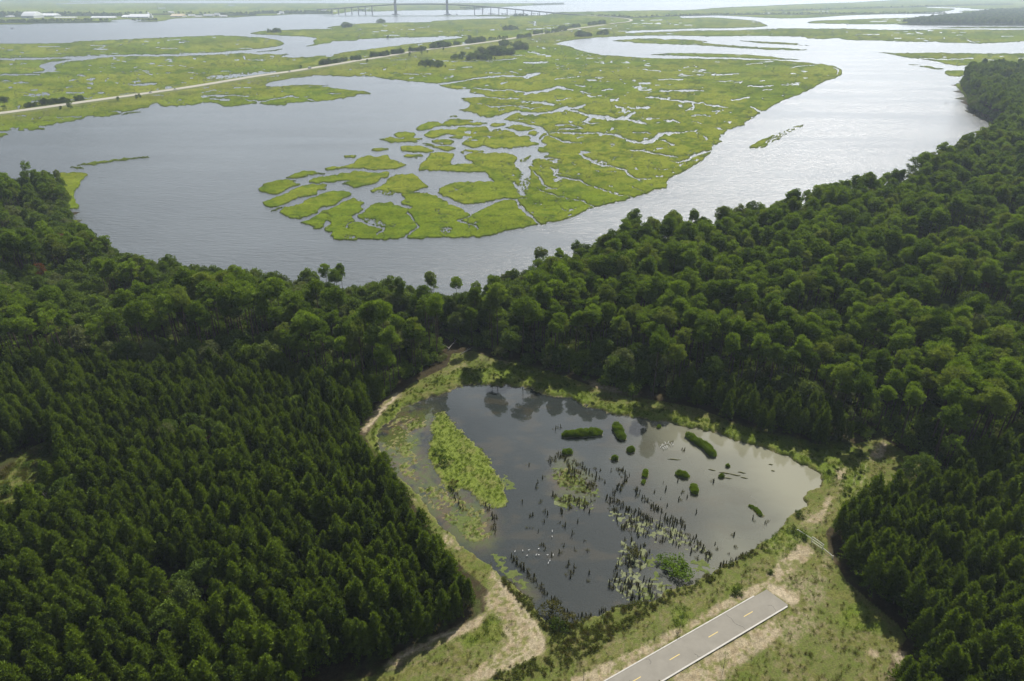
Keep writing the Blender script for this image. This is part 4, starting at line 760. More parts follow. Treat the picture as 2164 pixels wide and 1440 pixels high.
place('broadleaf_tree', sx_, sy_, .62, 1.02, 7, 17)
place('tall_pine', x[~hard], y[~hard], .76, 1.14, 10, 9); place('broadleaf_tree', x[hard], y[hard], .70, 1.15, 7, 10)
_sx = [i for i, p in enumerate(PLACED) if p[0] == 'tall_pine']
_ax = np.array([PLACED[i][1] for i in _sx]); _ay = np.array([PLACED[i][2] for i in _sx])
for i, near in zip(_sx, ~inside(LAND, _ax+2, _ay+30) & (_ax < 60)):
    if near: PLACED[i] = PLACED[i][:4]+(min(PLACED[i][4]*.88, .84),)+PLACED[i][5:]     # wind-clipped pines along the shore
VAR = {'young_pine': YOUNG, 'tall_pine': TALL, 'broadleaf_tree': OAK}
# the understorey the photograph shows between the trunks
ux, uy = scatter(LAND, 4.3, lambda x, y: mature(x, y) & (proj(x, y, 1.)[1] > 330), .48, seed=12)
LABELS = {
 ('young_pine', 0): ('young dark green pine in the dense plantation west of the pond', 'young pines in the western plantation'),
 ('young_pine', 1): ('young pine in the front thicket east of the road end', 'young pines east of the road end'),
 ('young_pine', 2): ('small pointed pine in the row along the pond far bank', 'pointed pines on the far pond bank'),
 ('tall_pine', 0): ('tall round crowned pine of the old wood behind the plantation', 'tall pines west of the pond'),
 ('tall_pine', 1): ('tall bare trunked pine in the old wood beyond the pond', 'tall pines beyond the pond'),
 ('tall_pine', 2): ('tall round crowned pine of the old wood east of the pond', 'tall pines east of the pond'),
 ('broadleaf_tree', 0): ('broad grey green hardwood tree among the pines west of the pond', 'hardwood trees west of the pond'),
 ('broadleaf_tree', 1): ('broad grey green hardwood tree in the wood beyond the pond', 'hardwood trees beyond the pond'),
 ('broadleaf_tree', 2): ('broad grey green hardwood tree in the wood east of the pond', 'hardwood trees east of the pond')}
CAT = {'young_pine': 'pine', 'tall_pine': 'pine', 'broadleaf_tree': 'tree'}
def zone(kind, x, y):
    if kind == 'young_pine': return 2 if inside(ZB, np.array([x]), np.array([y]))[0] else (0 if x < 30 else 1)
    return 0 if x < -28 else (1 if x < 60 else 2)
def geo_scatter(name, pts, variants, label, kind='stuff'):
    """one object of uncountable growth: copies of a few plants on a cloud of points"""
    n = len(pts); me = bpy.data.meshes.new(name); me.vertices.add(n)
    A = np.array([p[:3] for p in pts], np.float32); me.vertices.foreach_set('co', A.ravel())
    for nm, tp, dat in (('rz', 'FLOAT', [p[4] for p in pts]), ('sc', 'FLOAT', [p[3] for p in pts]), ('ix', 'INT', [p[5] for p in pts])):
        at = me.attributes.new(nm, tp, 'POINT'); at.data.foreach_set('value', np.array(dat, np.float32 if tp == 'FLOAT' else np.int32))
    o = obj(name, me); tag(o, label, kind=kind)
    src = bpy.data.collections.new(name+'_kinds')
    for i, m in enumerate(variants):
        v = bpy.data.objects.new('%s_kind_%02d' % (name, i), m); src.objects.link(v)
    g = bpy.data.node_groups.new(name+'_growth', 'GeometryNodeTree')
    g.interface.new_socket('Geometry', in_out='INPUT', socket_type='NodeSocketGeometry'); g.interface.new_socket('Geometry', in_out='OUTPUT', socket_type='NodeSocketGeometry')
    gi = g.nodes.new('NodeGroupInput'); go = g.nodes.new('NodeGroupOutput'); iop = g.nodes.new('GeometryNodeInstanceOnPoints'); ci = g.nodes.new('GeometryNodeCollectionInfo')
    ci.inputs[0].default_value = src; ci.inputs[1].default_value = True; ci.inputs[2].default_value = True
    def na(nm, tp):
        q = g.nodes.new('GeometryNodeInputNamedAttribute'); q.data_type = tp; q.inputs[0].default_value = nm; return q.outputs[0]
    cx = g.nodes.new('ShaderNodeCombineXYZ'); e2 = g.nodes.new('FunctionNodeEulerToRotation')
    g.links.new(na('rz', 'FLOAT'), cx.inputs[2]); g.links.new(cx.outputs[0], e2.inputs[0])
    g.links.new(gi.outputs[0], iop.inputs['Points']); g.links.new(ci.outputs[0], iop.inputs['Instance']); iop.inputs['Pick Instance'].default_value = True
    g.links.new(na('ix', 'INT'), iop.inputs['Instance Index']); g.links.new(e2.outputs[0], iop.inputs['Rotation']); g.links.new(na('sc', 'FLOAT'), iop.inputs['Scale'])
    g.links.new(iop.outputs[0], go.inputs[0])
    md = o.modifiers.new('growth', 'NODES'); md.node_group = g; return o
def joined(crown_me, trunk_me, name):
    bm = bmesh.new(); bm.from_mesh(crown_me); k = len(bm.faces); bm.from_mesh(trunk_me); bm.faces.ensure_lookup_table()
    for f in bm.faces[k:]: f.material_index = 1
    me = bpy.data.meshes.new(name); bm.to_mesh(me); bm.free(); me.materials.append(crown_me.materials[0]); me.materials.append(trunk_me.materials[0]); return me
def grow():
    for kind, variants in VAR.items():
        L = [p for p in PLACED if p[0] == kind]
        def key(p):
            px, py = proj(p[1], p[2], 10.0*p[4])
            return (p[2]**2+p[1]**2) if (6 < px < PW-6 and 6 < py < PH-14) else 1e12
        L.sort(key=key); near, rest = L[:300], L[300:]
        for _, x, y, z, s, rz, v in near:
            lb, gr = LABELS[(kind, zone(kind, x, y))]
            e = empty(kind, (x, y, z), rz, lb, CAT[kind], gr); e.scale = (s, s, s)
            t = bpy.data.objects.new('trunk', variants[v][1]); COL.objects.link(t); t.parent = e
            c = bpy.data.objects.new('crown', variants[v][0]); COL.objects.link(c); c.parent = e
        nm = {'young_pine': 'pine_thicket', 'tall_pine': 'pine_forest', 'broadleaf_tree': 'hardwood_forest'}[kind]
        lb = {'young_pine': 'crowded mass of young pines farther back', 'tall_pine': 'mass of distant round pine crowns reaching to the river', 'broadleaf_tree': 'mass of distant hardwoods mixed through the pine wood'}[kind]
        if rest: geo_scatter(nm, [(p[1], p[2], p[3], p[4], p[5], p[6]) for p in rest], [joined(a, b, kind+'_whole') for a, b, h in variants], lb)
        print(kind, len(near), len(rest))
grow()
bv = [bush(500+i, M_OAK, 3.4, 2.1, 14, 34, .50, .34, 'undergrowth_bush') for i in range(3)]
geo_scatter('undergrowth', [(float(a), float(b), LAND_Z-.1, float(random.uniform(.6, 1.9)), random.uniform(0, 6.28), random.randrange(3)) for a, b in zip(ux, uy)], bv, 'dark shrubby undergrowth between the trunks of the wood')
# ------------------------------------------------------------------ near road, kerbs, markings
M_ASPH = simple('asphalt', (.225, .210, .176), .9, .16, .35, .15, .01)
M_CONC = simple('concrete', (.46, .44, .40), .85, .2, 1.2, .2)
M_YEL = simple('yellow_paint', (.62, .47, .16), .7, .25, 3, .2)
M_CRACK = simple('crack_seal', (.075, .075, .078), .8, .2, 3, .2)
def strip(name, a, b, z0, z1, mat, parent=None):
    """a box with ground outline a..b (two edges, each two points)"""
    mb = MB(); p = [a[0], a[1], b[1], b[0]]
    v = [(q[0], q[1], z0) for q in p]+[(q[0], q[1], z1) for q in p]
    mb.add(v, [(0, 1, 2, 3), (7, 6, 5, 4), (0, 4, 5, 1), (1, 5, 6, 2), (2, 6, 7, 3), (3, 7, 4, 0)]); return mb.build(name, mat, parent)
RZ = LAND_Z+.16
def near_road():
    L0, L1 = G(1279.5, 1440, RZ), G(1620, 1246, RZ); R0, R1 = G(1399.5, 1440, RZ), G(1666, 1279, RZ)
    d = (L1-L0).normalized(); n = Vector((d.y, -d.x, 0))
    ext = 60
    L0 = L0-d*ext; wid = (R1-L1).dot(n); R0 = L0+n*wid; R1b = L1+n*wid+d*((R1-L1).dot(d))
    road = strip('road', (L0.xy, L1.xy), (R0.xy, R1b.xy), LAND_Z-.6, RZ, M_ASPH); tag(road, 'short grey asphalt road ending in the sand', kind='structure')
    k = .28
    strip('kerb', ((L0-n*k).xy, (L1-n*k-d*4.5).xy), ((L0-n*.003).xy, (L1-n*.003-d*4.5).xy), LAND_Z-.6, RZ+.05, M_CONC, road)
    strip('kerb', ((R0+n*.003).xy, (R1b+n*.003-d*.6).xy), ((R0+n*.36).xy, (R1b+n*.36-d*.6).xy), LAND_Z-.6, RZ+.12, M_CONC, road)
    for px, py in ((1342, 1436), (1425, 1388), (1506, 1340), (1579, 1296), (1257, 1486)):
        c = G(px, py, RZ); c = L0+d*((c-L0).dot(d))+n*(wid*.5); h = 1.55; w = .085
        strip('lane_dash', ((c-d*h-n*w).xy, (c+d*h-n*w).xy), ((c-d*h+n*w).xy, (c+d*h+n*w).xy), RZ-.02, RZ+.006, M_YEL, road)
    rng = random.Random(4)
    for qx, qy, side in ((1555, 1315, 1), (1462, 1372, .45), (1380, 1408, -.5), (1618, 1272, .8)):
        c = G(qx, qy, RZ); c = L0+d*((c-L0).dot(d))+n*(wid*.5); mb = MB()
        ks = [-.46+.92*t/7 for t in range(8)] if side == 1 else [(.46 if side > 0 else -.46)*(1-t/5*abs(side)) for t in range(6)]
        pts = [c+n*(wid*k)+d*rng.uniform(-.55, .55) for k in ks]
        for a, b in zip(pts, pts[1:]): mb.tube([(a.x, a.y, RZ-.005), (b.x, b.y, RZ-.005)], [.035, .03], 4)
        mb.build('road_crack', M_CRACK, road)
    return d, n
ROAD_D, ROAD_N = near_road()
# ------------------------------------------------------------------ white rail fence by the pond corner
M_WHITE = simple('white_painted_wood', (.74, .72, .67), .7, .15, 2, .2)
def fence():
    z = LAND_Z
    A, B, C, D = (G(px, py, z+.1) for px, py in ((1684, 1126), (1715, 1146), (1738, 1162), (1760, 1180)))
    e = empty('rail_fence', A, 0, 'white wooden rail fence with a three rail gate section beside the pines', 'fence')
    def loc(v): return v-A
    for P_, Q_, hs in ((A, B, (1.15,)), (B, C, (.35, 1.1, 1.85)), (C, D, (.6,))):
        for h in hs:
            dirn = (Q_-P_).normalized(); m = MB(); nn = Vector((dirn.y, -dirn.x, 0))*.03
            a, b = loc(P_)+Vector((0, 0, h)), loc(Q_)+Vector((0, 0, h))
            v = [a-nn-Vector((0, 0, .10)), b-nn-Vector((0, 0, .10)), b+nn-Vector((0, 0, .10)), a+nn-Vector((0, 0, .10)), a-nn+Vector((0, 0, .10)), b-nn+Vector((0, 0, .10)), b+nn+Vector((0, 0, .10)), a+nn+Vector((0, 0, .10))]
            m.add(v, [(3, 2, 1, 0), (4, 5, 6, 7), (0, 1, 5, 4), (1, 2, 6, 5), (2, 3, 7, 6), (3, 0, 4, 7)]); m.build('rail', M_WHITE, e)
    for P_, h in ((A, 1.3), (B, 2.1), (C, 2.1), (D, 1.1)):
        m = MB(); dirn = (B-A).normalized(); nn = Vector((dirn.y, -dirn.x, 0))*.11
        m.box(loc(P_)+nn+Vector((0, 0, h/2-.2)), (.14, .14, h+.2), math.atan2(dirn.y, dirn.x)); m.build('post', M_WHITE, e)
fence()
# ------------------------------------------------------------------ saplings by the road, dead trunks, dying trees
def sapling(px, py, h, seed, label, leafy=True, mat=None):
    rng = np.random.default_rng(seed); e = empty('sapling', G(px, py, LAND_Z-.02), 0, label, 'sapling')
    lim = [(h*(.35+.1*k), k*2.1, .5+.25*rng.random(), .5, .02) for k in range(6)]
    obj('trunk', trunk_mesh('sapling_trunk', M_GREYBARK, h, .06, rng, lim, .25, 5), e)
    cen = [(math.cos(k*2.4)*.55*rng.random(), math.sin(k*2.4)*.55*rng.random(), h*(.42+.55*rng.random())) for k in range(9 if leafy else 6)]
    obj('crown', crown_mesh('sapling_crown', [crown(np.array(cen), [.42]*len(cen), 26 if leafy else 9, rng, .26, .10, .9, .3)], mat or M_SHRUB), e)
sapling(1438, 1322, 4.6, 1, 'bushy young tree on the sandy bank above the road', mat=M_OAK)
sapling(1233, 1437, 4.2, 2, 'thin pale sapling low on the bank beside the asphalt', False)
sapling(1529, 1412, 5.4, 3, 'thin bare sapling standing in the sand below the road kerb', False)
def dead_tree(px, py, h, seed, label, z=LAND_Z, lean=1.5):
    rng = np.random.default_rng(seed); e = empty('dead_tree', G(px, py, z), rng.random()*6, label, 'dead tree')
    lim = [(h*(.4+.09*k), k*2.3+rng.random(), .8+1.3*rng.random()*(1-.1*k), .7, .05) for k in range(6)]
    obj('trunk', trunk_mesh('dead_trunk', M_DEADWOOD, h, .16, rng, lim[:2], lean), e); obj('branches', trunk_mesh('dead_branches', M_DEADWOOD, h*.98, .05, rng, lim, lean), e)
def fallen_log(px, py, L, rz, tilt, seed, label):
    rng = np.random.default_rng(seed); mb = MB(); c, s = math.cos(rz), math.sin(rz)
    mb.tube([(c*L*t, s*L*t, .25+tilt*L*t+.15*math.sin(5*t)) for t in np.linspace(0, 1, 6)], [.22, .2, .18, .15, .11, .05], 6)
    for t in (.45, .6, .75, .88):
        a = rz+rng.uniform(-1.2, 1.2); l = 1.2+rng.random(); mb.tube([(c*L*t, s*L*t, .25+tilt*L*t), (c*L*t+math.cos(a)*l, s*L*t+math.sin(a)*l, .4+tilt*L*t+.5)], [.08, .03], 4)
    o = mb.build('fallen_log', M_DEADWOOD, None, True); o.location = G(px, py, LAND_Z); tag(o, label, 'log')
fallen_log(946, 742, 7, 1.1, .28, 1, 'bleached fallen log leaning into the gap behind the pond')
fallen_log(950, 738, 6, 2.4, .12, 2, 'bleached fallen log lying crosswise under the leaning one')
fallen_log(972, 752, 5, .4, .5, 3, 'short bleached broken trunk right of the fallen logs')
def brown_tree(px, py, h, seed, label, z=16):
    x, y = gnp(px, py, z); rng = np.random.default_rng(seed); e = empty('dying_tree', (float(x), float(y), LAND_Z), 0, label, 'tree')
    s = z/11.5; e.scale = (s, s, s)
    cen = [(math.cos(k*2.4)*1.6*rng.random(), math.sin(k*2.4)*1.6*rng.random(), 7+4.5*rng.random()) for k in range(16)]
    obj('trunk', trunk_mesh('dying_trunk', M_GREYBARK, 11, .2, rng, [(7+.5*k, k*2.2, 1.5, 1, .06) for k in range(7)], .3), e)
    obj('crown', crown_mesh('dying_crown', [crown(np.array(cen), [.8]*16, 30, rng, .5, .25, .8, .4)], M_BROWN), e)
brown_tree(197, 507, 12, 1, 'reddish brown dying tree at the lake edge of the wood', 14)
brown_tree(130, 497, 12, 2, 'russet dying tree just inside the western lake shore', 16); brown_tree(1798, 402, 12, 3, 'rust red dying tree on the skyline of the eastern wood', 20)
brown_tree(82, 560, 12, 5, 'grey brown fading tree deep in the western wood', 16)
brown_tree(2085, 585, 12, 6, 'grey brown leafless crowned tree in the eastern wood', 18)
dead_tree(165, 1050, 9, 4, 'white dead tree standing in the gap of the plantation', lean=2.2); dead_tree(138, 1068, 7, 5, 'short white dead tree in front of the tall one', lean=1.4); dead_tree(110, 1075, 6, 6, 'stubby white dead tree at the edge of the plantation gap', lean=1.)
# ------------------------------------------------------------------ drowned stumps in the pond
M_STUMP = simple('wet_stump', (.066, .056, .034), .9, .5, 3, .15, .03, (.10, .10, .038))
def stump_mesh(seed):
    rng = np.random.default_rng(seed); mb = MB(); h = .9+.9*rng.random(); r = .11+.10*rng.random(); a = rng.random()*6.28; ln = .28*rng.random()
    pts = [(ln*t*math.cos(a), ln*t*math.sin(a), -.75+(h+.75)*t) for t in (0, .3, .42, .7, .9, 1)]
    mb.tube(pts, [r*1.6, r*1.35, r*1.15, r*.9, r*.8, r*.45], 8)
    mb.tube([(pts[4][0]+.09, pts[4][1], pts[4][2]-.15), (pts[5][0]+.12, pts[5][1]+.05, pts[5][2]+.30)], [.10, .03], 5)
    mb.tube([(.1, -.1, h*.35), (.1+.3*math.cos(a+1), -.1+.3*math.sin(a+1), h*.6)], [.06, .02], 4)
    return mb.mesh('stump', M_STUMP, True)
def along(fr, pts, n, w, rng):
    p = T(fr, pts); seg = [math.dist(a[:2], b[:2]) for a, b in zip(p, p[1:])]; tot = sum(seg); out = []
    for _ in range(n):
        t = rng.random()*tot; i = 0
        while t > seg[i] and i < len(seg)-1: t -= seg[i]; i += 1
        a, b = p[i], p[i+1]; k = t/seg[i]; out.append((a[0]+(b[0]-a[0])*k+rng.normal(0, w), a[1]+(b[1]-a[1])*k+rng.normal(0, w*.6)))
    return out
def within(fr, pts, n, rng):
    p = T(fr, pts); xs_ = [q[0] for q in p]; ys_ = [q[1] for q in p]; out = []
    while len(out) < n:
        x, y = rng.uniform(min(xs_), max(xs_)), rng.uniform(min(ys_), max(ys_))
        if inside(p, np.array([x]), np.array([y]))[0] and rng.random() < .25+1.1*max(0, float(vnoise(x/14, y/9, 5))-.15): out.append((x, y))
    return out
def stumps():
    rng = np.random.default_rng(33); S = []
    for fr, p, n, w in (('Q', [(160,425),(240,400),(320,440),(400,490),(480,560)], 62, 5), ('Q', [(575,475),(620,520),(605,560),(560,600),(540,640)], 34, 3), ('Q', [(480,630),(560,670),(620,710),(700,745),(770,780)], 66, 5), ('Q', [(680,592),(720,640),(770,690),(830,750),(900,780),(960,800)], 66, 4), ('R', [(0,395),(100,490),(200,600),(280,690),(350,750),(420,810)], 66, 3.0), ('R', [(420,830),(540,900),(720,885),(800,830)], 34, 5), ('P', [(690,1050),(740,1140),(790,1220)], 26, 2.5), ('P', [(950,1170),(1030,1280),(1025,1390)], 30, 3), ('R', [(1700,500),(1800,445),(1900,415),(2000,350)], 22, 2), ('Q', [(1000,870),(1060,940),(1120,1000)], 34, 6), ('Q', [(210,640),(300,660),(400,690)], 16, 6)):
        S += along(fr, p, n, w, rng)
    for fr, p, n in (('Q', [(500,680),(620,740),(760,760),(900,770),(1000,850),(1100,940),(1140,1010),(1060,1010),(940,940),(820,910),(700,880),(600,840),(540,780)], 112), ('Q', [(600,880),(700,900),(760,960),(740,1060),(680,1120),(640,1180),(560,1200),(500,1180),(540,1080),(580,980)], 72), ('Q', [(0,600),(400,640),(480,760),(560,900),(480,1000),(400,1150),(200,1180),(50,1000),(0,800)], 46), ('R', [(900,650),(1100,560),(1330,640),(1280,760),(1000,760)], 40), ('Q', [(190,480),(300,450),(460,590),(400,600)], 24)):
        S += within(fr, p, n, rng)
    S += T('Q', [(205,245),(235,230),(50,455),(890,320),(945,360),(960,365),(835,555),(850,595),(920,545),(945,615),(975,640),(925,655),(1030,730),(1130,550),(1250,860),(1250,930),(1360,765),(1430,790),(1436,798),(1140,915),(1155,940),(1220,975),(785,610),(820,650),(860,690),(105,555),(90,580),(130,530),(440,480),(465,485),(530,485)])
    pts = []
    for x, y in S:
        wx, wy = gnp(x, y, POND_Z); X = np.array([float(wx)]); Y = np.array([float(wy)])
        if inside(gp(POND, POND_Z), X, Y)[0] and all((q[0]-X[0])**2+(q[1]-Y[0])**2 > .28 for q in pts): pts.append((float(wx), float(wy)))
    pts.sort(key=lambda q: q[0]**2+q[1]**2)
    pr = [stump_mesh(600+i) for i in range(9)]
    info = [(x, y, POND_Z-.02, float(rng.uniform(.6, 1.2)), float(rng.uniform(0, 6.28)), int(rng.integers(0, 9))) for x, y in pts]
    for x, y, z, s, rz, v in info[:300]:
        o = obj('tree_stump', pr[v], None, (x, y, z)); o.rotation_euler.z = rz; o.scale = (s, s, s)
        px = proj(x, y, z)[0]; bank = proj(x, y, z)[1] > 1225
        tag(o, 'dark drowned stump standing in the near half of the pond', 'stump', 'drowned stumps in the near half of the pond')
    if info[300:]: geo_scatter('stump_field', info[300:], pr, 'dark drowned stumps crowding the far half of the pond')
    print('stumps', len(pts)); return pts
STUMPS = stumps()
# ------------------------------------------------------------------ grassy islets in the pond
M_MUD = simple('islet_mud', (.125, .105, .06), .8, .4, 1.2, .3, .03, (.085, .10, .03))
def islet(shape, h, seed, label, rim=1.0):
    """shape: survey points along the islet's spine with half-widths in metres"""
    rng = np.random.default_rng(seed); pts = [(G(px, py, POND_Z), w) for px, py, w in shape]; c0 = pts[len(pts)//2][0]
    e = empty('grass_islet', c0, 0, label, 'islet', None)
    # mud bank: a low mound round the spine
    dense = []
    for (a, wa), (b, wb) in zip(pts, pts[1:]): dense += [(a.lerp(b, t), wa+(wb-wa)*t) for t in np.linspace(0, 1, 7)]
    m_ = max(w for p, w in dense)+1.6; gx = np.linspace(min(p.x for p, w in dense)-m_, max(p.x for p, w in dense)+m_, 30); gy = np.linspace(min(p.y for p, w in dense)-m_, max(p.y for p, w in dense)+m_, 30)
    X, Y = np.meshgrid(gx, gy); d = np.min([np.hypot(X-p.x, Y-p.y)-w*(.55+.45*rim) for p, w in dense], 0)+(fbm(X*.9, Y*.9, seed, 3)-.5)*.9
    Z = .24*sstep(.30, -.5, d)-.55*sstep(.05, .9, d)
    q = (np.arange(29)[:, None]*30+np.arange(29)[None, :]).ravel(); obj('mud_bank', mesh_np('mud_bank', np.stack([X-c0.x, Y-c0.y, Z], -1).reshape(-1, 3), np.stack([q, q+1, q+31, q+30], 1), M_MUD, None, True), e)
    V = []; Q = []; C = []; k = 0; area = sum(w for p, w in dense)
    for p, w in dense:
        m = int(34*w*w)+10
        for _ in range(m):
            a = rng.random()*6.28; r = w*1.0*rng.random()**.5; x = p.x-c0.x+math.cos(a)*r; y = p.y-c0.y+math.sin(a)*r
            hh = h*(1-.45*(r/w)**2)*(.55+.75*float(vnoise(x*1.1+seed*7, y*1.1, 3)))*(.75+.4*rng.random()); nb = 12
            aa = rng.random(nb)*6.28; Cc = np.stack([x+.18*np.cos(aa), y+.18*np.sin(aa), np.full(nb, .15+hh*.5)], 1); D = np.stack([np.cos(aa)*.28, np.sin(aa)*.28, np.ones(nb)], 1)
            vv, q = cards(Cc, D, np.full(nb, hh*1.05), np.full(nb, .10), rng, .12); V.append(vv); Q.append(q+k); k += len(vv); C.append(np.repeat(np.clip(.35+.25*rng.random()+.25*rng.random(nb), 0, 1), 4))
    t = np.concatenate(C); obj('grass', mesh_np('islet_grass', np.concatenate(V), np.concatenate(Q), M_ISLET, np.stack([t, t, t], 1)), e)
q1 = lambda *p: [(T('Q', [(a, b)])[0]+(w,)) for a, b, w in p]
islet(q1((262,280,1.3),(310,275,1.5),(370,272,1.9),(450,268,1.7)), 2.0, 1, 'long rounded grass islet with a low western shoulder', 1.1)
islet(q1((560,232,1.5),(575,262,1.7),(592,295,1.6)), 2.1, 2, 'tall oval grass islet with a sandy eastern rim')
islet(q1((985,288,1.3),(1040,325,1.6),(1090,355,1.6),(1120,392,1.6)), 1.9, 3, 'long diagonal grass islet near the far sandy bank')
islet(q1((640,372,1.1),(650,368,1.1)), 1.5, 4, 'small round grass islet just below the tall oval one', 1.35); islet(q1((546,420,.9),(554,418,.9)), 1.4, 5, 'small round grass islet at the head of a stump row', 1.3)
islet(q1((727,520,.85),(731,498,.8)), 1.5, 6, 'narrow upright grass islet in mid pond', 1.3); islet(q1((925,508,1.1),(965,520,1.2)), 1.5, 7, 'plump grass islet with a curved sand spit', 1.4)
islet(q1((1012,585,1.1),(1018,615,1.1)), 1.6, 8, 'upright grass islet below the plump one with the sand spit', 1.25); islet(q1((262,385,1.2),(285,380,1.2)), 1.4, 9, 'grass islet crowning the crowded stump bank')
islet(q1((808,234,.6),(812,230,.6)), 1.0, 10, 'tiny grass tuft islet near the far shore', 1.6); islet(q1((1170,525,.6),(1180,520,.6)), 1.0, 11, 'tiny grass tuft islet beside the floating sticks', 1.4); islet(q1((1208,462,.5),(1214,460,.5)), .8, 12, 'tiny lone grass tuft in the pale water', 1.3)
islet(q1((1345,695,.55),(1380,715,.8),(1405,745,.7)), .5, 13, 'flat green weed bar with a white rim near the fence corner', 1.5)
islet(q1((722,548,.5),(716,560,.5)), .6, 14, 'small weedy shoal just below the narrow upright islet', 1.6)
# floating sticks in the pale water
for i, (a, b, L, rz) in enumerate(((1120,482,2.4,-.3),(1200,500,4.2,-.2),(1215,530,2.6,-.15),(1260,512,3.4,-.25),(1295,497,2.6,-.3),(1310,528,2.4,-.2),(1465,450,1.5,-.1),(1478,487,1.3,-.1),(900,420,4.5,-.1))):
    mb = MB(); mb.tube([(-L/2, 0, .02), (-L/6, .12, .07), (L/6, -.05, .06), (L/2, .1, .0)], [.08, .22, .2, .05], 6); x, y = T('Q', [(a, b)])[0]
    o = mb.build('floating_log', simple('mossy_log_%s' % 'abcdefghi'[i], (.14, .14, .05), .9, .5, 3) if i == 0 else bpy.data.materials['mossy_log_a'], None, True); o.location = G(x, y, POND_Z); o.rotation_euler.z = rz
    tag(o, 'mossy half sunken log floating in the pale end of the pond', 'log', 'mossy logs in the pond')
